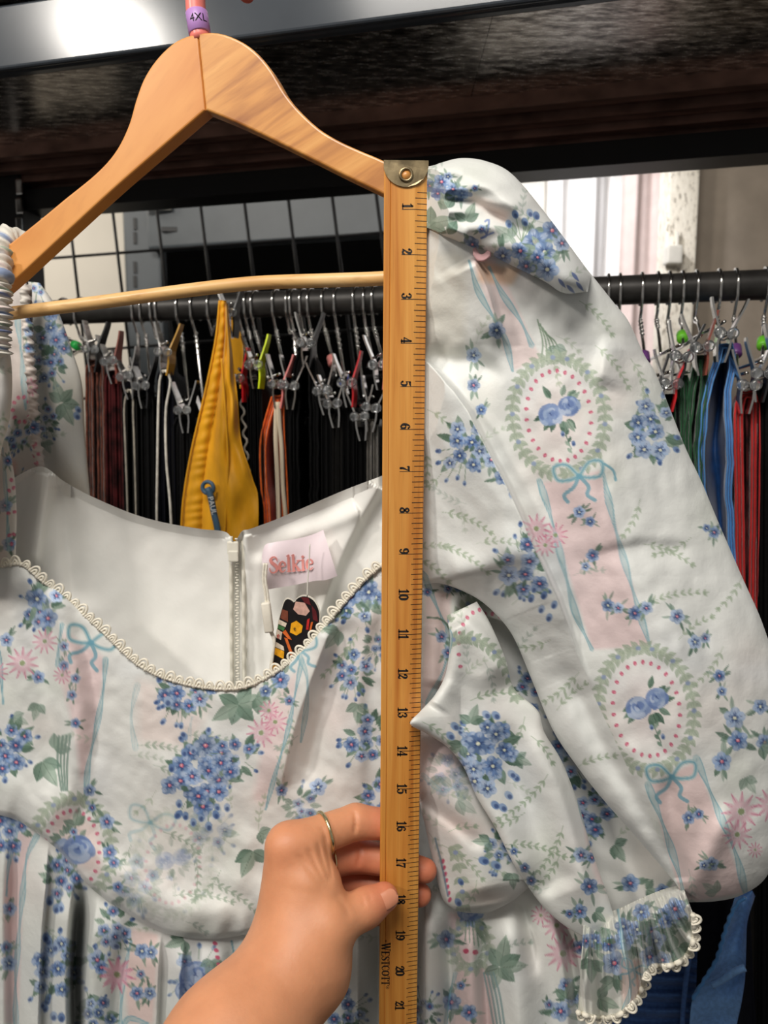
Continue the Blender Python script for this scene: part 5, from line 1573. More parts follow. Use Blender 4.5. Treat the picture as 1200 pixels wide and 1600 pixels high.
pr.wreath(712, 1380, 9, 60, -0.12, -1.3, 1.4, 0.95); pr.line([(680, 1310), (690, 1350), (700, 1400)], 3, (120, 150, 170), 0.8)
pr.bud(720, 1378, 6, 1); pr.bud(716, 1410, 7, 1)


def h_side(px, py, s, t):
    return (fold(px, py, [(660, 1170), (700, 1240), (740, 1330), (760, 1410)], 0.010, 40, 40, (0.2, 0.1)) + fold(px, py, [(650, 1245), (700, 1280), (760, 1330)], -0.004, 14, 10, (0.1, 0.2))
            + wrinkles(px, py, 33, 0.0012, 50, 1.0) - 0.016 * np.clip((t - 0.9) / 0.1, 0, 1) ** 2)


panel('bodice_side', [(641, 1134), (647, 1190), (655, 1250), (664, 1290), (675, 1340), (690, 1400), (706, 1420), (730, 1427)],
      [(668, 1140), (720, 1180), (760, 1240), (800, 1310), (845, 1370), (836, 1378), (800, 1408), (760, 1428)], h_side, pr, 220, 110, M['organza'], dress, puff=0.012, back=0.02, base=0.016)

# ---- skirt, gathered on to the waist seam
pr = Print(-110, 1230, 1010, 1740, (232, 234, 229))
PL = [(-30, 0), (22, 0), (52, 0), (95, 0)]
pr.scatter_sprigs(44, 91, 0.5)
pr.fill([(20, 1300), (52, 1300), (35, 1400), (28, 1600), (8, 1600), (5, 1400)], (236, 208, 206), 0.9, 3)
pr.fill([(205, 1450), (248, 1460), (240, 1600), (200, 1600), (195, 1530)], (238, 212, 206), 0.9, 4)
pr.ribbon([(58, 1305), (42, 1340), (35, 1400), (28, 1480), (24, 1560), (30, 1700)], 9)
pr.ribbon([(205, 1470), (194, 1520), (190, 1560), (186, 1640)], 9); pr.ribbon([(30, 1290), (14, 1350), (10, 1400)], 6)
pr.bouquet(15, 1290, 40, 0.1, 8, 92); pr.bouquet(85, 1512, 44, 0.2, 11, 93, 1.0, 'white'); pr.bouquet(98, 1370, 34, 0.1, 7, 94, 1.0, 'pink')
for x, y in ((76, 1470), (86, 1480), (72, 1465), (95, 1418), (78, 1408), (88, 1420), (84, 1588), (96, 1590)): pr.bud(x, y, 8, 1.5)
pr.bouquet(178, 1450, 32, 0.3, 6, 95, 1.0, 'pink'); pr.small(152, 1500, 20, 1); pr.small(158, 1512, 14, 1); pr.bud(180, 1478, 8, 0.4)
pr.daisy(184, 1524, 30); pr.daisy(182, 1522, 26); pr.bigleaf(135, 1560, 38, 1.2); pr.bouquet(150, 1590, 34, 0, 6, 96)
for x, y, r in ((222, 1486, 15), (236, 1488, 13), (220, 1522, 9), (214, 1552, 14), (234, 1552, 13), (15, 1420, 14), (10, 1480, 12), (14, 1505, 16)): pr.small(x, y, r, x + y)
pr.ribbon([(232, 1600), (200, 1592), (190, 1620)], 8); pr.bouquet(310, 1520, 40, 0.4, 3, 97, 0.6); pr.rose(306, 1526, 28, 1.0, 41); pr.rose(290, 1548, 18, 1.0, 42); pr.bigleaf(288, 1470, 30, 2.6); pr.bigleaf(330, 1500, 26, 2.0, 0.7); pr.bud(288, 1450, 8, 2); pr.bud(298, 1448, 9, 1.2)
for k in range(5): pr.ell(336 + 2 * k, 1474 + 11 * k, 4, 3, 0.5, (210, 100, 130))
pr.ribbon([(362, 1470), (366, 1500), (360, 1530)], 7); pr.bouquet(540, 1580, 34, 0, 6, 98); pr.bouquet(480, 1500, 34, 0, 6, 198)
pr.fill([(700, 1425), (745, 1430), (742, 1500), (720, 1515), (705, 1470)], (238, 216, 216), 0.9, 4); pr.fill([(712, 1515), (762, 1510), (775, 1600), (775, 1700), (690, 1700), (700, 1560)], (234, 208, 206), 0.9, 4)
pr.small(735, 1430, 26, 1); pr.rose(733, 1426, 14, 0.9, 43)
for k in range(4): pr.line([(728 + 5 * k, 1440), (727 + 7 * k, 1470 + 3 * k)], 2, (110, 140, 120), 0.8)
for x, y in ((728, 1486), (743, 1488)): pr.ell(x, y, 4.5, 4, 0, (208, 84, 116))
pr.wreath(735, 1478, 28, 36, 0, -1.3, 4.4, 0.7); pr.bigleaf(782, 1510, 46, -1.2); pr.bigleaf(782, 1512, 40, 0.1, 0.8); pr.bigleaf(780, 1512, 34, 1.7, 0.8)
for k in range(4): pr.line(catmull([(756 + 5 * k, 1520), (764 + 6 * k, 1560), (778 + 5 * k, 1640)], 10), 3, (134, 166, 168), 0.8)
for x, y, r in ((706, 1566, 18), (733, 1582, 16), (720, 1540, 9), (697, 1468, 18), (876, 1580, 20), (885, 1540, 16), (858, 1570, 10), (894, 1560, 14), (905, 1480, 14), (712, 1620, 14)): pr.small(x, y, r, x)
pr.daisy(870, 1446, 24); pr.daisy(880, 1490, 30); pr.daisy(845, 1430, 16); pr.bigleaf(884, 1560, 30, -1.2)
pr.ribbon([(712, 1520), (700, 1570), (694, 1640)], 6, 0.7)
pr.bouquet(662, 1580, 26, 0.2, 5, 99)


def h_skirt(px, py, s, t):
    g = np.clip(t / 0.25, 0, 1)
    h = np.zeros(px.shape)
    dn = lambda pts, A, wl, wr: fold(px, py, pts, A, wl, wr, (0.22, 0.0 if pts[-1][1] > 1650 else 0.5))
    h += dn([(5, 1275), (0, 1400), (4, 1720)], 0.012, 14, 30)
    h += dn([(74, 1305), (71, 1380), (63, 1480), (55, 1720)], 0.016, 4, 30)
    h += dn([(30, 1300), (20, 1420), (22, 1720)], -0.010, 10, 10)
    h += dn([(114, 1362), (107, 1450), (107, 1540), (112, 1720)], 0.010, 4, 34)
    h += dn([(128, 1370), (120, 1450), (116, 1540), (120, 1720)], -0.055, 13, 7)
    h += dn([(156, 1395), (146, 1450), (138, 1540), (132, 1720)], 0.012, 40, 4)
    h += dn([(205, 1425), (190, 1500), (178, 1600), (170, 1720)], -0.006, 12, 12)
    h += dn([(250, 1452), (246, 1540), (240, 1720)], 0.010, 4, 30)
    h += dn([(288, 1462), (281, 1540), (274, 1720)], 0.010, 4, 20)
    h += dn([(320, 1466), (312, 1540), (308, 1720)], 0.010, 30, 6)
    h += dn([(365, 1462), (360, 1540), (360, 1720)], -0.008, 12, 12)
    h += dn([(430, 1445), (440, 1540), (440, 1720)], 0.010, 30, 30)
    h += dn([(520, 1430), (530, 1540), (540, 1720)], 0.010, 26, 30)
    h += dn([(684, 1385), (672, 1440), (668, 1540), (674, 1720)], 0.016, 22, 22)
    h += dn([(704, 1410), (700, 1470), (704, 1540), (690, 1720)], -0.014, 8, 12)
    h += dn([(728, 1420), (736, 1500), (735, 1600), (730, 1720)], 0.010, 20, 16)
    h += dn([(752, 1420), (754, 1480), (758, 1560), (770, 1720)], -0.010, 10, 10)
    h += dn([(785, 1405), (800, 1480), (812, 1560), (820, 1720)], 0.016, 34, 26)
    h += dn([(812, 1395), (828, 1460), (838, 1540)], -0.010, 10, 12)
    h += dn([(850, 1400), (870, 1470), (886, 1560), (892, 1720)], 0.008, 12, 20)
    h += dn([(872, 1420), (892, 1500), (902, 1600), (905, 1720)], -0.014, 12, 8)
    h *= g
    h += 0.003 * np.sin(px / 5.5 + 1.3 * np.sin(px / 23.0)) * np.exp(-t / 0.10)
    return h + wrinkles(px, py, 51, 0.001, 50, 1.5) - 0.050 * np.clip((px - 560) / 30, 0, 1) * np.clip((664 - px) / 10, 0, 1) - 0.003


panel('skirt', [(-150, 1258), (-90, 1262), (0, 1266), (50, 1288), (90, 1320), (145, 1384), (210, 1428), (330, 1461), (440, 1446), (560, 1418), (640, 1400), (672, 1380), (700, 1405), (740, 1418), (800, 1395), (850, 1362), (900, 1420), (960, 1440)],
      [(-190, 1735), (-110, 1735), (0, 1735), (120, 1735), (300, 1735), (480, 1735), (640, 1735), (800, 1735), (900, 1735), (930, 1735)], h_skirt, pr, 760, 170, M['organza'], dress, puff=0.0, back=0.01, base=0.004)

# ---- back of the bodice, seen from inside: plain white lining with the zip
TOPB = [(-10, 770), (30, 742), (66, 729), (100, 752), (140, 774), (200, 800), (250, 815), (310, 826), (352, 831), (366, 846), (378, 830), (392, 826), (430, 812), (470, 795), (540, 765), (600, 742), (660, 716)]
BOTB = [(-30, 1080), (20, 1110), (70, 1130), (150, 1150), (250, 1165), (330, 1170), (365, 1170), (372, 1170), (380, 1170), (430, 1168), (500, 1160), (560, 1150), (620, 1140), (660, 1130)]


def h_back(px, py, s, t):
    h = fold(px, py, [(100, 760), (110, 860), (120, 960)], -0.008, 30, 16, (0.0, 0.2)) + fold(px, py, [(75, 740), (60, 830), (50, 900)], 0.012, 12, 20, (0.0, 0.2))
    h += fold(px, py, [(590, 760), (540, 850), (505, 940), (480, 1020)], 0.010, 10, 30, (0.0, 0.2)) + fold(px, py, [(560, 800), (490, 830), (420, 850)], 0.004, 12, 16, (0.0, 0.3))
    h += fold(px, py, [(360, 840), (362, 1100)], 0.004, 6, 10, (0.0, 0.0)) + fold(px, py, [(384, 835), (382, 1100)], 0.005, 12, 4, (0.0, 0.0)) - fold(px, py, [(371, 835), (372, 1150)], 0.004, 5, 5, (0.0, 0.0))
    h += fold(px, py, [(405, 860), (400, 1000), (410, 1090)], 0.003, 10, 14, (0.1, 0.1))
    h += wrinkles(px, py, 61, 0.0018, 120, 1.4) + wrinkles(px, py, 62, 0.0006, 50)
    return h + 0.0012 * (s < 0.025)


panel('bodice_back_lining', TOPB, BOTB, h_back, None, 420, 110, M['lining'], dress, puff=-0.016, puff_p=0.6, back=0.004, base=-0.030)
M['zip'] = mat_plain('ivory_zip', (224, 220, 206), 0.5, 0, 0.04)
zp = MB()
for xx in (360.5, 380.0):
    q = catmull([(xx, 838), (xx + 0.6, 900), (xx + 1.2, 1000), (xx + 2, 1090)], 60); zp.tube(W(q[:, 0], q[:, 1], -0.036 + 0.0004 * np.sin(np.arange(60))), 0.0016, 7)
zo = zp.build('zip_tape', M['zip'], dress)
zp = MB()
for k in range(56):
    p = W(370 + 0.02 * k + (0.8 if k % 2 else -0.8), 842 + 4.3 * k, -0.037); zp.box(p, (0.0022, 0.0012, 0.0011), None, 0.0003)
tag(zp.build('zip_teeth', M['zip'], dress), kind='stuff')
zp = MB(); zp.box(W(364, 856, -0.028), (0.0085, 0.003, 0.010), None, 0.0012); zp.box(W(364.5, 869, -0.027), (0.0075, 0.002, 0.0085), None, 0.001)
zp.build('zip_pull', M['zip'], dress, False)

# ---- sewn-in label
M['label_cloth'] = mat_plain('pink_satin_label', (232, 216, 222), 0.4, 0, 0.03, 60, 0.1)
M['label_ink'] = mat_plain('coral_ink', (226, 146, 140), 0.6)


def h_lab(px, py, s, t):
    return 0.003 * np.sin((px - 410) / 20.0 + (py - 830) / 30.0) + 0.004 * np.sin(s * 3.1)


LT = [(409, 870), (414, 852), (430, 847), (462, 842), (486, 836), (505, 828)]
LBt = [(414, 922), (430, 919), (460, 914), (490, 908), (510, 906), (527, 900)]
lb = panel('brand_label', LT, LBt, h_lab, None, 60, 30, M['label_cloth'], dress, back=0.0008, base=-0.022)
mb = MB(); xoff = 0.0
for ch in ('s_cap', 'e', 'l', 'k', 'i', 'e'):
    def to3(p, xo=xoff):
        u, v = p[:, 0] + xo, p[:, 1]
        X = 421 + 25.0 * u - 1.0 * v; Y = 896 - 25.5 * v - 2.2 * u
        return W(X, Y, -0.022 + 0.0006 + h_lab(X, Y, 0.5, 0))
    stroke_glyph(mb, ch, to3)
    xoff += ADV[ch]
mb.build('label_lettering', M['label_ink'], lb, False)
mb = MB(); q = catmull([(484, 850), (483, 880), (481, 905), (480, 932)], 20); mb.tube(W(q[:, 0], q[:, 1], -0.010), 0.0005, 6)
mb.build('tag_thread', M['plastic_white'], dress)

# ---- left shoulder: gathered strap, puff and the sleeve behind it
pr = Print(-60, 340, 160, 920, (226, 224, 214))
pr.scatter_sprigs(10, 101, 0.5)
pr.bouquet(90, 520, 38, 0.1, 9, 102, 0.9); pr.bouquet(78, 570, 26, 0.1, 5, 103, 0.85); pr.bigleaf(98, 630, 36, 1.2, 0.9); pr.bigleaf(96, 628, 34, -1.8, 0.8); pr.bouquet(70, 655, 24, 0, 4, 104, 0.9); pr.bigleaf(70, 690, 20, 1, 0.6); pr.bud(120, 650, 7, 1); pr.bud(122, 640, 6, 1); pr.bouquet(58, 450, 18, 0, 4, 105, 0.8)


def h_ls(px, py, s, t): return wrinkles(px, py, 71, 0.002, 70, 1.3) + 0.004 * np.sin(py / 9.0) * np.exp(-s / 0.12)


panel('sleeve_behind', [(44, 440), (50, 520), (52, 600), (54, 680), (62, 735), (70, 800)], [(62, 442), (88, 480), (112, 545), (128, 600), (133, 680), (142, 790)], h_ls, pr, 230, 60, M['organza'], dress, puff=0.010, back=0.02, base=-0.078)
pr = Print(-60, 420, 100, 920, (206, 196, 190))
pr.fill([(0, 720), (26, 720), (22, 900), (0, 900)], (226, 176, 168), 0.8, 5); pr.ribbon([(26, 490), (34, 560), (40, 640)], 9, 0.8); pr.ribbon([(6, 740), (22, 790)], 6)
pr.bouquet(30, 680, 22, 0.2, 5, 111, 0.9); pr.dots(34, 640, 14, 20, 0, 0, 6.2, 10); pr.small(12, 780, 14, 1); pr.small(16, 830, 14, 1); pr.small(10, 860, 12, 2); pr.bouquet(26, 760, 20, 0, 4, 112, 0.9); pr.dots(16, 740, 30, 12, 0, 0, 3, 5)
panel('shoulder_inside', [(-30, 440), (-26, 560), (-24, 700), (-20, 890)], [(50, 445), (52, 560), (50, 650), (60, 730)], lambda px, py, s, t: wrinkles(px, py, 72, 0.0015, 40, 1.5), pr, 230, 50, M['organza'], dress, back=0.004, base=-0.048)
pr = Print(-60, 340, 100, 920, (226, 222, 210))
for k in range(22): pr.line([(-20, 380 + 9 * k + 3), (24, 380 + 9 * k - 2)], 4, [(120, 144, 190), (226, 222, 210), (150, 172, 150), (84, 104, 164), (228, 224, 212), (232, 214, 210)][k % 6], 0.75)
mbp = catmull([(40, 372), (12, 378), (4, 410), (2, 460), (4, 520), (2, 545)], 60)


def rope(name, path, r0, h0, seed, prt, gather=9.0):  # h0: one height or one per path point
    """narrow gathered tube of cloth"""
    q = catmull(path, 150); rng = np.random.default_rng(seed)
    i = np.arange(150)
    w_ = np.convolve(rng.normal(0, 1, 170), np.ones(4) / 2, 'same')[:150]
    rr = r0 * (1 + 0.05 * np.sin(i * 0.8 + 3 * np.sin(i * 0.13)) + 0.08 * w_)
    rr[:6] *= np.linspace(0.2, 1, 6); rr[-6:] *= np.linspace(1, 0.2, 6)
    hs = np.interp(np.linspace(0, 1, 150), np.linspace(0, 1, np.size(h0)), np.atleast_1d(h0))
    c = W(q[:, 0], q[:, 1], hs)
    mb = MB(); mb.tube(c, rr, 18)
    v = np.vstack(mb.v)
    lump = np.repeat(c, 18, 0); dirv = v - lump
    tw = np.tile(np.arange(18), 150) / 18 * 6.28 + np.repeat(i, 18) * 0.9
    v = lump + dirv * (1 + 0.16 * np.sin(tw) + 0.10 * np.sin(2.7 * np.repeat(i, 18) + 2 * tw))[:, None]
    a = np.tile(np.arange(18), 150); ii = np.repeat(i, 18)
    col = prt.sample(q[ii, 0] + 10 * np.sin(a / 18 * 6.28), q[ii, 1])
    return obj(name, v, mb.f, M['organza'], dress, True, col)


rope('gathered_strap', [(34, 420), (28, 380), (14, 374), (0, 392), (-3, 440), (-3, 500), (-4, 560)], 0.0080, [0.004, 0.014, 0.030, 0.044, 0.046, 0.046, 0.046], 1, pr, 7)
pr2 = Print(0, 420, 120, 780, (222, 210, 202)); pr2.small(47, 520, 10, 1); pr2.small(48, 545, 10, 2); pr2.daisy(52, 605, 14); pr2.small(56, 668, 14, 1); pr2.small(50, 500, 8, 1); pr2.dots(58, 710, 6, 16, 0, 0, 6, 6)
rope('gathered_seam', [(38, 440), (42, 500), (46, 560), (51, 610), (54, 660), (58, 700), (64, 735)], 0.0038, -0.045, 2, pr2, 8)
pr = Print(-90, 500, 60, 940, (236, 233, 224)); pr.scatter_sprigs(6, 120, 0.6); pr.sprig(5, 640, 1.5, 60, 0.7); pr.small(2, 800, 14, 1); pr.small(6, 850, 14, 2)
panel('sleeve_puff', [(-60, 512), (-130, 560), (-170, 680), (-150, 800), (-90, 905)], [(6, 528), (17, 560), (19, 610), (14, 660), (2, 705), (-6, 790), (-10, 890)], lambda px, py, s, t: wrinkles(px, py, 73, 0.0016, 40, 1.5) + 0.004 * np.sin(px / 4.0) * np.exp(-t / 0.08), pr, 200, 50, M['organza'], dress, puff=0.024, back=0.04, base=0.03)
pr = Print(-90, 660, 60, 940, (230, 224, 216)); pr.small(8, 790, 14, 1); pr.small(14, 850, 14, 1); pr.ribbon([(4, 700), (10, 780), (14, 860)], 6); pr.small(12, 720, 10, 0); pr.dots(18, 800, 5, 50, 0, 0, 6.2, 8); pr.fill([(-10, 700), (8, 700), (10, 880), (-10, 880)], PINK, 0.5)
panel('strap_lower', [(-40, 690), (-40, 800), (-40, 905)], [(12, 690), (22, 740), (26, 800), (24, 885)], lambda px, py, s, t: wrinkles(px, py, 74, 0.0012, 40, 1.5), pr, 120, 40, M['organza'], dress, puff=0.006, back=0.006, base=-0.010)
M['frost'] = mat_plain('frosted_silicone', (226, 222, 220), 0.35)
for px_, py_ in ((72, 356), (88, 346), (60, 366)):
    mb = MB(); mb.box(W(px_, py_, 0.012), (0.006, 0.012, 0.006), None, 0.002); mb.build('grip_tab', M['frost'], dress, True)
# ------------------------------------------------------------------ wooden hanger
M['hang_wood_a'] = mat_wood('hanger_beech_left', (220, 152, 80), (208, 136, 66), (184, 108, 46), 9, (3.2, 1, 0.9), 0.4, 0.15, (0, math.radians(-42), 0), 0.15)
M['hang_wood_b'] = mat_wood('hanger_beech_right', (220, 160, 88), (204, 140, 70), (156, 94, 42), 12, (0.6, 1, 6.0), 0.4, 0.15, (0, math.radians(27), 0), 0.25)
M['dowel'] = mat_wood('pale_dowel', (230, 190, 132), (220, 174, 112), (200, 150, 88), 12, (0.5, 4, 4), 0.45, 0.1)
Y_HANG, K_HANG = 0.462, 0.22
hanger = empty('wooden_hanger', on_plane(320, 110, Y_HANG, K_HANG), 'large blond wooden hanger with curved shoulders and a dowel bar', 'hanger')


def slab(name, outline, y0, thick, mat, parent, bev=0.0018, n=90, k=K_HANG):
    """outline traced in photo coordinates, real thickness, rounded edges"""
    a = catmull(outline, n, closed=True) if n else np.array(outline, float)
    fr = on_plane(a[:, 0], a[:, 1], y0, k)
    nrm = np.array([k, 1, 0]) / math.hypot(k, 1)
    bm = bmesh.new()
    vs = [bm.verts.new(v) for v in fr]; vb = [bm.verts.new(v + nrm * thick) for v in fr]
    f1 = bm.faces.new(vs); f2 = bm.faces.new(vb[::-1])
    m = len(vs)
    for i in range(m): bm.faces.new((vs[i], vs[(i + 1) % m], vb[(i + 1) % m], vb[i]))
    bmesh.ops.recalc_face_normals(bm, faces=list(bm.faces))
    if bev:
        ed = [e for e in bm.edges if (f1 in e.link_faces or f2 in e.link_faces)]
        bmesh.ops.bevel(bm, geom=ed, offset=bev, segments=3, affect='EDGES', profile=0.5)
    bm.verts.index_update()
    v = np.array([tuple(x.co) for x in bm.verts]); f = [tuple(x.index for x in fc.verts) for fc in bm.faces]
    bm.free()
    o = obj(name, v, f, mat, parent, False)
    return o


def densify(p, step=6.0):
    out = []
    for i in range(len(p)):
        a, b = np.array(p[i], float), np.array(p[(i + 1) % len(p)], float)
        k = max(1, int(np.linalg.norm(b - a) / step))
        out += [a + (b - a) * j / k for j in range(k)]
    return out


def arm_outline(upper, lower):
    u = catmull(upper, 60); l = catmull(lower, 40)
    return np.vstack([u, l[::-1]])


ul = [(-40, 425), (-15, 403), (15, 380), (65, 340), (100, 311), (150, 270), (180, 236), (200, 196), (212, 155), (225, 121), (245, 91), (270, 67), (292, 56), (309, 52)]
ll = [(-40, 478), (-15, 468), (14, 446), (90, 376), (175, 298), (250, 233), (300, 190), (321, 172)]
ur = [(309, 52), (326, 50), (350, 53), (380, 66), (405, 86), (425, 111), (446, 146), (470, 175), (500, 202), (530, 220), (565, 236), (598, 250), (650, 276), (710, 318), (760, 370), (792, 412)]
lr = [(321, 172), (360, 188), (400, 206), (470, 240), (540, 275), (598, 303), (660, 336), (715, 376), (762, 424), (782, 440)]
slab('arm', arm_outline(ul, ll), Y_HANG, 0.012, M['hang_wood_a'], hanger, 0.0015, 0)
slab('arm', arm_outline(ur, lr), Y_HANG, 0.012, M['hang_wood_b'], hanger, 0.0015, 0)
q = catmull([(-30, 498), (15, 490), (150, 473), (300, 453), (390, 443), (450, 440), (520, 438), (600, 435), (680, 428), (770, 424)], 60)
mb = MB(); mb.tube(on_plane(q[:, 0], q[:, 1], Y_HANG + 0.006, K_HANG), np.interp(q[:, 0], [0, 300, 600], [0.0046, 0.0044, 0.0044]), 16); mb.build('dowel', M['dowel'], hanger)
M['salmon'] = mat_plain('salmon_vinyl', (236, 128, 118), 0.35, 0, 0.05, 20)
M['lilac'] = mat_plain('lilac_plastic', (178, 132, 196), 0.4, 0, 0.04, 20)
M['ink'] = mat_plain('black_ink', (22, 18, 18), 0.6)
hk = [on_plane(x, y, Y_HANG + 0.006, K_HANG) for x, y in ((314, 66), (310, 40), (306, 15), (302, -10))]
top = hk[-1]
for t in np.linspace(0.15, 3.9, 14):
    hk.append(top + np.array([0, 0, 0.045]) + E_Z * 0.030 * math.sin(t) + (E_X * 0.25 + E_B * 0.97) * 0.030 * (1 - math.cos(t)))
mb = MB(); mb.tube(catmull(np.array(hk[:3] + hk[4:]), 60), 0.0062, 16); mb.build('hook', M['salmon'], hanger)
a_, b_ = on_plane(312.5, 54, Y_HANG + 0.006, K_HANG), on_plane(307, 19, Y_HANG + 0.006, K_HANG)
ax = b_ - a_; Lr = np.linalg.norm(ax)
mb = MB(); mb.lathe(a_, ax, [(0, 0.0062), (0.0006, 0.0069), (Lr - 0.0006, 0.0069), (Lr, 0.0062)], 24); sr = mb.build('size_ring', M['lilac'], hanger)
axn = ax / Lr; tx = np.cross(axn, [0, -1, 0]); tx = -tx / np.linalg.norm(tx); 
if tx[0] < 0: tx = -tx
nf = np.cross(tx, axn); nf = nf if nf[1] < 0 else -nf
cm = (a_ + b_) / 2
o4 = flat_text('4XL', 0.0066, (0, 0, 0), np.array([1.0, 0, 0]), np.array([0, 1.0, 0]), M['ink'], 'size_lettering', None)
co = np.array([tuple(v.co) for v in o4.data.vertices]) + np.array(o4.location)
ang = co[:, 0] / 0.0070 + 0.25
vv = cm + np.outer(np.sin(ang) * 0.00705, tx) + np.outer(np.cos(ang) * 0.00705, nf) + np.outer(co[:, 1], axn)
fs = [tuple(p.vertices) for p in o4.data.polygons]
bpy.data.objects.remove(o4)
obj('size_lettering', vv, fs, M['ink'], sr, False)

# ------------------------------------------------------------------ ruler
M['ruler_wood'] = mat_wood('ruler_maple', (220, 158, 78), (208, 140, 62), (184, 110, 42), 30, (5.0, 5.0, 0.16), 0.38, 0.3, (0, 0, 0), 0.35)
M['brass'] = mat_plain('worn_brass', (150, 134, 104), 0.35, 0.9, 0.35, 120, 0.15)
IN = 0.0254
YR = 0.4458                      # front face of the ruler
P0 = on_plane(634.5, 257.6, YR); PB = on_plane(622.0, 1569.0, YR)
zt = on_plane(634.5, 252.5, YR)[2]
z0 = CAM_H + 0.1478              # zero of the scale
z_at = lambda n: z0 - n * IN
xc = lambda z: P0[0] + (PB[0] - P0[0]) * (P0[2] - z) / (P0[2] - PB[2])
ruler = empty('ruler', (xc(z_at(24)), YR, z_at(24)), 'varnished wooden inch ruler held upright in front of the dress', 'ruler')
HWD, THK = 0.01265, 0.0040
zb = z_at(24.2)
prof = [(-HWD, 0.0008), (-HWD + 0.0008, 0.0), (-HWD + 0.0034, 0.0), (-HWD + 0.0038, 0.0005), (-HWD + 0.0042, 0.0), (HWD - 0.0072, 0.0), (HWD - 0.0064, 0.0002), (HWD - 0.0004, 0.0014), (HWD, 0.0018), (HWD, THK), (-HWD, THK)]
mb = MB()
rings = []
zs = np.linspace(zt, zb, 30)
for z in zs:
    rings.append([(xc(z) + u, YR + d, z) for u, d in prof])
n_ = len(prof)
mb.add(np.vstack(rings), [(i * n_ + j, i * n_ + (j + 1) % n_, (i + 1) * n_ + (j + 1) % n_, (i + 1) * n_ + j) for i in range(29) for j in range(n_)] + [tuple(range(n_))[::-1], tuple(29 * n_ + j for j in range(n_))])
mb.build('wooden_body', M['ruler_wood'], ruler, False)


def face_y(u):
    """front surface of the ruler at u from its middle, with its bevelled right edge"""
    return YR + np.interp(u, [HWD - 0.0072, HWD - 0.0064, HWD - 0.0004, HWD], [0, 0.0002, 0.0014, 0.0018])


mb = MB()
for k in range(3, 24 * 8):
    n = k / 8
    if n < 0.55: continue
    ln = 0.0148 if k % 8 == 0 else (0.0072 if k % 2 == 0 else 0.0044)
    us = np.array([HWD - ln, HWD - 0.0072, HWD - 0.0064, HWD - 0.0004, HWD - 0.0001]) if ln > 0.0072 else np.array([HWD - ln, HWD - 0.006, HWD - 0.004, HWD - 0.0004, HWD - 0.0001])
    us = np.sort(us); z = z_at(n); w = 0.00019
    top_ = np.stack([xc(z) + us, face_y(us) - 0.00009, np.full(5, z + w)], -1); bot = top_ - [0, 0, 2 * w]
    mb.add(np.vstack([top_, bot]), [(i, i + 1, 6 + i, 5 + i) for i in range(4)])
mb.build('scale_marks', M['ink'], ruler, False)
GH = 0.0060                      # numeral height
for n in range(1, 24):
    s = str(n); mb = MB(); wtot = 0.60 * len(s)
    st = -wtot + 0.02 if len(s) == 1 else -0.60
    for i, ch in enumerate(s):
        def to3(p, o=st + 0.60 * i):
            zz = z_at(n) - (p[:, 0] + o) * GH          # reads downwards
            return np.stack([xc(z_at(n)) + HWD - 0.0152 + 0.0006 + p[:, 1] * GH, np.full(len(p), YR - 0.00010), zz], -1)
        stroke_glyph(mb, ch, to3, 1.18)
    mb.build('inch_number', M['ink'], ruler, False)
mb = MB(); xo = 0.0; GB = 0.0052
for i, ch in enumerate('-WESTCOTT'):
    k_ = 1.0 if ch != 'W' else 1.15
    def to3(p, o=xo, k=k_):
        zz = z_at(19.12) - (p[:, 0] * 1.12 * k + o) * GB
        return np.stack([xc(z_at(20)) - HWD + 0.0016 + (p[:, 1] * k) * GB * 0.98, np.full(len(p), YR - 0.00010), zz], -1)
    stroke_glyph(mb, ch, to3, 1.25)
    xo += ADV[ch] * 1.12 * k_
zr = z_at(19.12) - (xo + 0.25) * GB
al = np.linspace(0, 6.283, 17)[:-1]
for ro, ri in ((0.0011, 0.0009),):
    o_ = np.stack([xc(zr) - HWD + 0.0056 + ro * np.cos(al), np.full(16, YR - 0.0001), zr + ro * np.sin(al)], -1); i_ = np.stack([xc(zr) - HWD + 0.0056 + ri * np.cos(al), np.full(16, YR - 0.0001), zr + ri * np.sin(al)], -1)
    mb.add(np.vstack([o_, i_]), [(k, (k + 1) % 16, 16 + (k + 1) % 16, 16 + k) for k in range(16)])
mb.add(np.stack([xc(zr) - HWD + 0.0056 + 0.0004 * np.cos(al), np.full(16, YR - 0.0001), zr + 0.0004 * np.sin(al)], -1), [tuple(range(16))])
mb.build('brand_lettering', M['ink'], ruler, False)
# brass end plate with its eyelet
cz = zt - 0.0075
rp = 0.0142
a = np.linspace(math.pi, 2 * math.pi, 30)
out = [(-HWD - 0.0003, zt + 0.0006)] + [( (HWD + 0.0003) * math.cos(t), zt - 0.0020 + (rp - 0.002) * math.sin(t)) for t in a] + [(HWD + 0.0003, zt + 0.0006)]
fr = np.array([(xc(zt) + u, YR - 0.0009 + max(0, (u - HWD + 0.0064)) * 0.12, z) for u, z in out]); bk = fr + [0, THK + 0.0018, 0]
mb = MB(); mb.prism(fr, bk); pl = mb.build('end_plate', M['brass'], ruler, False)
ec = np.array([xc(zt), YR - 0.0010, zt - 0.0075])
mb = MB(); mb.tube([ec + 0.0034 * np.array([math.cos(t), 0, math.sin(t)]) for t in np.linspace(0, 6.283, 28, endpoint=False)], 0.0009, 8, closed=True); mb.build('eyelet', M['brass'], pl)
mb = MB(); mb.lathe(ec + [0, 0.0002, 0], (0, -1, 0), [(0, 0.0030), (0.0002, 0.0030)], 24); mb.build('eyelet_hole', M['hang_wood_b'], pl)

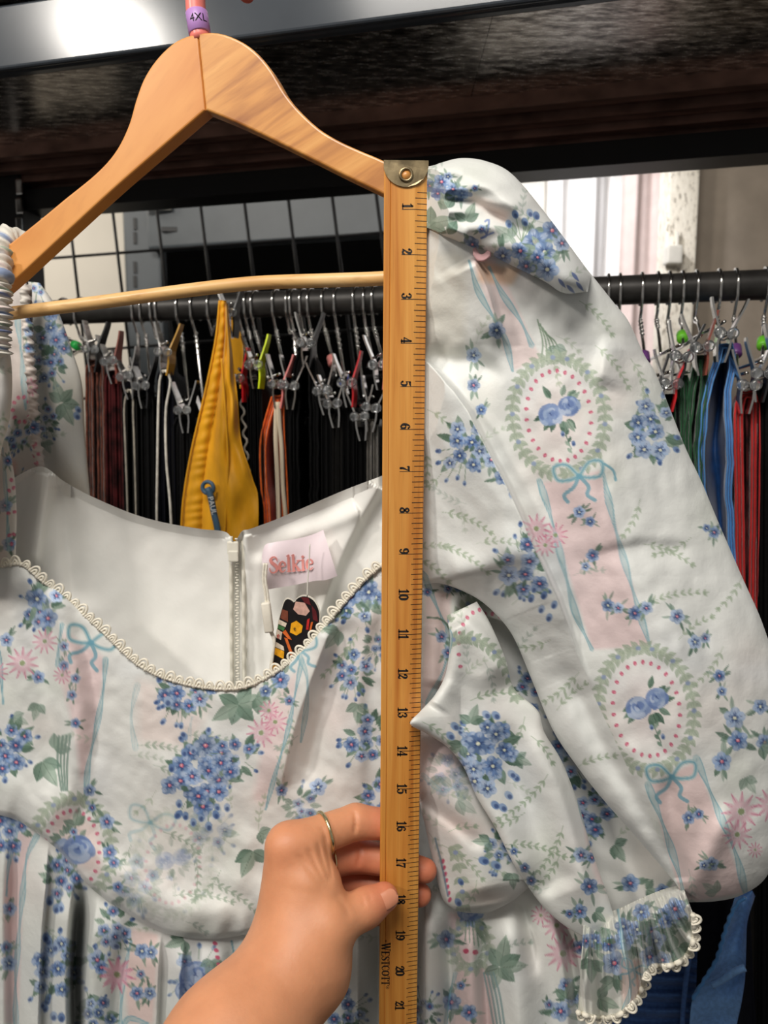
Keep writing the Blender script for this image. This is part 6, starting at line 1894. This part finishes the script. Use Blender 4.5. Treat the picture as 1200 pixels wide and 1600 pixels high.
# ------------------------------------------------------------------ hang tag with its cord
M['tag_black'] = mat_plain('tag_black_print', (24, 20, 22), 0.3, 0, 0.3, 200)
M['tag_edge'] = mat_plain('tag_card', (226, 220, 206), 0.5)
for nm, c in {'yellow': (238, 168, 30), 'orange': (214, 104, 44), 'green': (74, 124, 74), 'cream': (222, 206, 186), 'red': (188, 42, 40), 'brown': (120, 66, 48), 'pinkish': (206, 164, 150), 'wine': (92, 28, 32)}.items():
    M['tag_' + nm] = mat_plain('tag_print_' + nm, c, 0.3, 0, 0.15, 300)
ht = empty('hang_tag', W(465, 990, -0.008), 'black picture hang tag with bright patches tucked behind the neckline lace', 'tag')


def tag_y(h): return Y_DRESS - h


def card(name, pts, h, thick, mat, parent, n=0):
    return slab(name, densify(pts, 5) if not n else catmull(pts, n, closed=True), tag_y(h), thick, mat, parent, 0, 0, K_DRESS)


tag_out = catmull([(449, 934), (456, 937), (460, 940), (464, 934), (472, 930), (482, 931), (492, 938), (499, 952), (500, 966), (496, 985), (480, 1010), (460, 1040), (450, 1058), (432, 1060), (423, 1050), (423, 1040), (428, 1010), (434, 975), (440, 950), (444, 938)], 90, closed=True)
slab('card', tag_out, tag_y(-0.010), 0.0009, M['tag_edge'], ht, 0, 0, K_DRESS)
ins = tag_out.mean(0) + (tag_out - tag_out.mean(0)) * 0.965
slab('printed_face', ins, tag_y(-0.0095), 0.0004, M['tag_black'], ht, 0, 0, K_DRESS)
pk = 0
for nm, pts in (('pinkish', [(462, 940), (476, 942), (484, 955), (478, 962), (466, 960), (458, 952)]), ('wine', [(470, 933), (482, 934), (486, 946), (476, 942)]), ('brown', [(441, 952), (450, 955), (450, 972), (438, 966)]), ('wine', [(487, 946), (494, 955), (497, 972), (489, 968)]),
                ('yellow', [(455, 974), (463, 970), (473, 978), (471, 988), (463, 993), (453, 988)]), ('orange', [(441, 988), (446, 984), (456, 1000), (450, 998)]), ('green', [(435, 976), (445, 981), (443, 986), (434, 982)]), ('cream', [(436, 968), (448, 974), (446, 980), (435, 975)]),
                ('cream', [(433, 983), (441, 988), (439, 1000), (431, 996)]), ('yellow', [(430, 1012), (444, 1018), (443, 1030), (428, 1022)]), ('cream', [(431, 1003), (443, 1010), (444, 1017), (430, 1011)]), ('orange', [(444, 996), (449, 998), (458, 1022), (454, 1024)]), ('red', [(480, 968), (484, 966), (482, 984), (478, 984)]), ('orange', [(486, 972), (489, 972), (486, 986), (483, 986)]), ('yellow', [(426, 1034), (434, 1038), (432, 1048), (425, 1046)])):
    pk += 1
    slab('printed_patch', np.array(pts, float), tag_y(-0.0091 + 0.00002 * pk), 0.0002, M['tag_' + nm], ht, 0, 0, K_DRESS)
for (cx, cy, hp, m_) in ((433, 997, 9, 'tag_red'), (459, 985, 7, 'ink')):
    mb = MB()
    def to3(p, cx=cx, cy=cy, hp=hp): return W(cx + p[:, 0] * hp, cy - p[:, 1] * hp + p[:, 0] * 2, -0.0082 + 0 * p[:, 0])
    stroke_glyph(mb, 'e', to3); mb.build('printed_letter', M[m_], ht, False)
M['string'] = mat_plain('cotton_cord', (226, 220, 206), 0.8, 0, 0.08, 400, 0.3)
mb = MB()
for dx in (0, 4):
    q = catmull([(413 + dx, 880), (411 + dx, 905), (414 + dx, 925), (416 + dx, 945)], 20); mb.tube(W(q[:, 0], q[:, 1], -0.006), 0.0010, 7)
for pts in ([(421, 985), (427, 998), (428, 1010), (424, 1030), (422, 1050)], [(424, 985), (429, 1000), (427, 1020), (424, 1045)]):
    q = catmull(pts, 24); mb.tube(W(q[:, 0], q[:, 1], -0.006), 0.0009, 7)
mb.build('cord', M['string'], ht)
mb = MB(); a_, b_ = W(415, 941, -0.004), W(421, 988, -0.004); ax = b_ - a_
axn = ax / np.linalg.norm(ax); sx = np.cross(axn, [0, -1, 0]); sx /= np.linalg.norm(sx)
mb.box((a_ + b_) / 2, (0.0066, 0.005, np.linalg.norm(ax)), [sx, np.cross(axn, sx), axn], 0.0014); mb.build('toggle', M['tag_edge'], ht, True)

# ------------------------------------------------------------------ the hand holding the ruler
def hp(px, py, y): return on_plane(px, py, y)


def cone_sdf(P, a, b, ra, rb):
    ab = b - a; t = np.clip(((P - a) @ ab) / (ab @ ab), 0, 1)
    return np.linalg.norm(P - a - t[..., None] * ab, axis=-1) - (ra + (rb - ra) * t)


def smin(a, b, k):
    h = np.clip(0.5 + 0.5 * (b - a) / k, 0, 1)
    return b + (a - b) * h - k * h * (1 - h)


def chain(P, pts, rs, k):
    d = None
    for i in range(len(pts) - 1):
        e = cone_sdf(P, pts[i], pts[i + 1], rs[i], rs[i + 1])
        d = e if d is None else smin(d, e, k)
    return d


def surface_nets(F, org, h):
    nx, ny, nz = F.shape
    ins = F < 0
    acc = np.zeros((nx - 1, ny - 1, nz - 1, 3), np.float32); cnt = np.zeros((nx - 1, ny - 1, nz - 1), np.float32)
    cor = [(i, j, k) for i in (0, 1) for j in (0, 1) for k in (0, 1)]
    def sub(A, c): return A[c[0]:nx - 1 + c[0], c[1]:ny - 1 + c[1], c[2]:nz - 1 + c[2]]
    for c in cor:
        for ax_ in range(3):
            if c[ax_]: continue
            e = list(c); e[ax_] = 1; e = tuple(e)
            fa, fb_ = sub(F, c), sub(F, e)
            x = (fa < 0) != (fb_ < 0)
            t = np.where(x, fa / np.where(x, fa - fb_, 1), 0)
            for q_ in range(3):
                acc[..., q_] += np.where(x, c[q_] + (t if q_ == ax_ else 0), 0)
            cnt += x
    act = cnt > 0
    idx = -np.ones(act.shape, int); idx[act] = np.arange(act.sum())
    ijk = np.argwhere(act)
    V = org + h * (ijk + acc[act] / cnt[act][:, None])
    quads = []
    for ax_ in range(3):
        o1, o2 = [(1, 2), (2, 0), (0, 1)][ax_]
        A = np.take(ins, range(0, F.shape[ax_] - 1), ax_); B = np.take(ins, range(1, F.shape[ax_]), ax_)
        e = np.argwhere(A != B)
        e = e[(e[:, o1] > 0) & (e[:, o2] > 0) & (e[:, o1] < F.shape[o1] - 1) & (e[:, o2] < F.shape[o2] - 1)]
        d1 = np.zeros(3, int); d1[o1] = 1; d2 = np.zeros(3, int); d2[o2] = 1
        g = lambda p: idx[p[:, 0], p[:, 1], p[:, 2]]
        q_ = np.stack([g(e), g(e - d1), g(e - d1 - d2), g(e - d2)], -1)
        fl = A[e[:, 0], e[:, 1], e[:, 2]]
        q_[~fl] = q_[~fl][:, ::-1]
        quads.append(q_)
    return V, np.vstack(quads)


J = {}
YB = YR + THK                     # back of the ruler
J['elbow'] = hp(255, 1800, 0.335)
J['fore'] = hp(365, 1640, 0.375)
J['wrist'] = hp(468, 1505, 0.412)
J['wrist2'] = hp(452, 1508, 0.428)
J['imcp'] = hp(451, 1322, 0.437); J['ipip'] = hp(556, 1284, 0.4580); J['idip'] = hp(606, 1288, 0.4605); J['itip'] = hp(632, 1296, 0.4600)
J['mmcp'] = hp(462, 1352, 0.452); J['mpip'] = hp(556, 1336, 0.4640); J['mdip'] = hp(620, 1348, 0.4625); J['mtip'] = hp(664, 1360, 0.4600)
J['rmcp'] = hp(475, 1385, 0.466); J['rpip'] = hp(552, 1376, 0.4720); J['rdip'] = hp(615, 1388, 0.4660); J['rtip'] = hp(656, 1398, 0.4620)
J['pmcp'] = hp(480, 1420, 0.474); J['ppip'] = hp(540, 1412, 0.484); J['pdip'] = hp(585, 1425, 0.478); J['ptip'] = hp(618, 1432, 0.470)
J['tcmc'] = hp(492, 1520, 0.412); J['tmcp'] = hp(516, 1447, 0.416); J['tip_'] = hp(572, 1418, 0.4300); J['ttip'] = hp(600, 1402, 0.4352)
VX = 0.00135
lo = np.min([J[k] for k in J if k != 'elbow'], 0) - 0.045; hi = np.max(list(J.values()), 0) + 0.030
lo[2] = hp(300, 1730, 0.36)[2]
dims = np.ceil((hi - lo) / VX).astype(int)
gx = [lo[i] + VX * np.arange(dims[i]) for i in range(3)]
F_ = np.empty(dims, np.float32)
for i0 in range(0, dims[0], 24):
    P = np.stack(np.meshgrid(gx[0][i0:i0 + 24], gx[1], gx[2], indexing='ij'), -1).astype(np.float32)
    j = {k: v.astype(np.float32) for k, v in J.items()}
    arm = chain(P, [j['elbow'], j['fore'], j['wrist']], [0.041, 0.036, 0.0265], 0.012)
    arm = smin(arm, chain(P, [j['fore'], j['wrist2']], [0.034, 0.0265], 0.01), 0.015)
    palm = cone_sdf(P, j['wrist2'], j['imcp'], 0.024, 0.0145)
    palm = smin(palm, cone_sdf(P, j['wrist2'], j['mmcp'], 0.024, 0.0145), 0.012)
    palm = smin(palm, cone_sdf(P, j['wrist2'], j['rmcp'], 0.022, 0.0135), 0.012)
    palm = smin(palm, cone_sdf(P, j['wrist2'], j['pmcp'], 0.020, 0.012), 0.012)
    palm = smin(palm, cone_sdf(P, j['wrist'], (j['imcp'] + j['tmcp']) / 2, 0.026, 0.0140), 0.012)
    body = smin(arm, palm, 0.014)
    th = chain(P, [j['tcmc'], j['tmcp'], j['tip_'], j['ttip']], [0.0200, 0.0142, 0.0112, 0.0092], 0.005)
    body = smin(body, th, 0.010)
    web = chain(P, [j['imcp'] + (0.012, 0.001, -0.002), (j['imcp'] + j['tmcp']) / 2 + np.float32([0.0085, 0.004, 0]), j['tmcp']], [0.012, 0.0095, 0.012], 0.006)
    body = smin(body, web, 0.008)
    fi = chain(P, [j['imcp'], j['ipip'], j['idip'], j['itip']], [0.0132, 0.0112, 0.0098, 0.0082], 0.003)
    fm = chain(P, [j['mmcp'], j['mpip'], j['mdip'], j['mtip']], [0.0128, 0.0110, 0.0096, 0.0080], 0.003)
    fr_ = chain(P, [j['rmcp'], j['rpip'], j['rdip'], j['rtip']], [0.0122, 0.0104, 0.0090, 0.0078], 0.003)
    fp = chain(P, [j['pmcp'], j['ppip'], j['pdip'], j['ptip']], [0.0110, 0.0090, 0.0080, 0.0070], 0.003)
    fing = smin(smin(smin(fi, fm, 0.0008), fr_, 0.0008), fp, 0.0008)
    d = smin(body, fing, 0.0050)
    # thumb joint creases and the furrows of the web between thumb and index finger
    F_[i0:i0 + 24] = d
V_, Q_ = surface_nets(F_, lo, VX)
del F_
# furrows in the web of the thumb and at the bent joints, pressed into the side that faces the camera
dx_, dz_ = V_[:, 0], V_[:, 2] - CAM_H
dep = V_[:, 1] * CT - dz_ * ST
ppx = 600 + F_PX * dx_ / dep; ppy = 800 - F_PX * (V_[:, 1] * ST + dz_ * CT) / dep
gro = np.zeros(len(V_))
for ln, A_, w_ in (([(505, 1300), (511, 1330), (516, 1360), (519, 1388)], 0.0010, 4), ([(494, 1308), (502, 1340), (510, 1366), (517, 1392)], 0.0009, 4), ([(478, 1316), (490, 1345), (503, 1372), (515, 1394)], 0.0008, 4.5), ([(460, 1330), (478, 1352), (497, 1378), (512, 1396)], 0.0005, 5), ([(500, 1290), (507, 1305), (510, 1320)], 0.0006, 3.5),
                   ([(570, 1385), (577, 1398), (580, 1412)], 0.0006, 3), ([(560, 1392), (567, 1405), (570, 1420)], 0.0006, 3), ([(552, 1262), (556, 1285), (553, 1305)], 0.0010, 3.5), ([(560, 1312), (562, 1335), (558, 1358)], 0.0009, 3.5), ([(520, 1394), (535, 1412), (548, 1440)], 0.0008, 7),
                   ([(548, 1500), (556, 1490), (566, 1482)], 0.0005, 3), ([(540, 1510), (550, 1502), (560, 1496)], 0.0005, 3)):
    gro += fold(ppx, ppy, ln, A_ * 2.0, w_ * 0.8, w_ * 0.8, (0.25, 0.25))
front = np.where((ppx < 530) | (ppy > 1395), V_[:, 1] < 0.447, V_[:, 1] < 0.462)
V_[:, 1] += gro * front
# redder finger ends and knuckles: the skin's own colour
c0, c1 = np.array(srgb(217, 152, 111)[:3]), np.array(srgb(204, 112, 84)[:3])
red = np.zeros(len(V_))
for k, r in (('ttip', 0.016), ('mtip', 0.02), ('rtip', 0.02), ('itip', 0.026), ('idip', 0.018), ('mdip', 0.022), ('rdip', 0.024), ('mpip', 0.020), ('rpip', 0.024), ('imcp', 0.013), ('ppip', 0.03)):
    red = np.maximum(red, np.exp(-(np.linalg.norm(V_ - J[k], axis=1) / r) ** 2) * (0.45 if k == 'imcp' else 0.85))
skc = c0 + (c1 - c0) * red[:, None]


def mat_skin():
    m, nt, b = new_mat('skin')
    a = nt.nodes.new('ShaderNodeAttribute'); a.attribute_name = 'print'
    nz = noise_node(nt, 60, 4)
    r = ramp_node(nt, nz.outputs['Fac'], [(0.3, (0.90, 0.86, 0.84, 1)), (0.7, (1.05, 1.03, 1.02, 1))])
    mx = nt.nodes.new('ShaderNodeMix'); mx.data_type = 'RGBA'; mx.blend_type = 'MULTIPLY'; mx.inputs[0].default_value = 0.8
    nt.links.new(a.outputs['Color'], mx.inputs[6]); nt.links.new(r.outputs['Color'], mx.inputs[7])
    nt.links.new(mx.outputs[2], b.inputs['Base Color'])
    b.inputs['Roughness'].default_value = 0.5
    b.inputs['Subsurface Weight'].default_value = 0.25
    b.inputs['Subsurface Radius'].default_value = (0.006, 0.0025, 0.0015)
    b.inputs['Subsurface Scale'].default_value = 0.6
    n2 = noise_node(nt, 420, 3)
    bump(nt, b, n2.outputs['Fac'], 0.22, 0.0006)
    return m


M['skin'] = mat_skin()
person = obj('person', V_, Q_, M['skin'], None, True, skc)
sm = person.modifiers.new('soften', 'SMOOTH'); sm.factor = 0.5; sm.iterations = 2
tag(person, 'bare left forearm and hand pinching the ruler between thumb and fingers', 'person')
# thumb nail
M['nail'] = mat_plain('thumb_nail', (214, 142, 110), 0.35, 0, 0.04, 60, coat=0.3)
ta = J['ttip'] - J['tip_']; ta /= np.linalg.norm(ta)
nout = np.array([0.50, -0.62, 0.42]); nout -= ta * (nout @ ta); nout /= np.linalg.norm(nout)
sd = np.cross(ta, nout)
nv = []
for u in np.linspace(-1, 1, 13):
    for v in np.linspace(-1, 1, 15):
        w_ = math.sqrt(max(0, 1 - abs(v) ** 4)) if v > -0.2 else math.sqrt(max(0, 1 - (abs(v)) ** 6))
        an = u * 0.60 * w_
        rr = 0.00935 - 0.0006 * max(0, v)
        nv.append(J['ttip'] + ta * (0.0005 + 0.0062 * v) + nout * rr * math.cos(an) + sd * rr * math.sin(an))
nl = obj('thumb_nail', nv, grid_faces(13, 15), M['nail'], None, True)
nl.parent = person; nl.location = np.array(nl.location) - np.array(person.location)
sol = nl.modifiers.new('body', 'SOLIDIFY'); sol.thickness = 0.0006
# mole on the hand's outer edge
# rings
M['gold'] = mat_plain('pale_gold', (216, 204, 160), 0.25, 1.0, 0.1, 300, 0.2)


def ring(a, b, t, r, tube_r, label, tilt=0.0):
    c = J[a] + (J[b] - J[a]) * t; ax = J[b] - J[a]; ax /= np.linalg.norm(ax)
    ax = ax + E_Z * tilt; ax /= np.linalg.norm(ax)
    u = np.cross(ax, E_Z); u /= np.linalg.norm(u); w = np.cross(ax, u)
    mb = MB(); mb.tube([c + r * (math.cos(q) * u + math.sin(q) * w) for q in np.linspace(0, 6.283, 48, endpoint=False)], tube_r, 10, closed=True)
    return tag(mb.build('finger_ring', M['gold']), label, 'ring')


ring('imcp', 'ipip', 0.53, 0.0130, 0.0012, 'thin pale gold ring on the index finger')
ring('mmcp', 'mpip', 0.60, 0.0124, 0.0009, 'thin ring on the middle finger, mostly hidden')
ring('rmcp', 'rpip', 0.55, 0.0118, 0.0009, 'thin ring glinting on the third finger above the thumb')
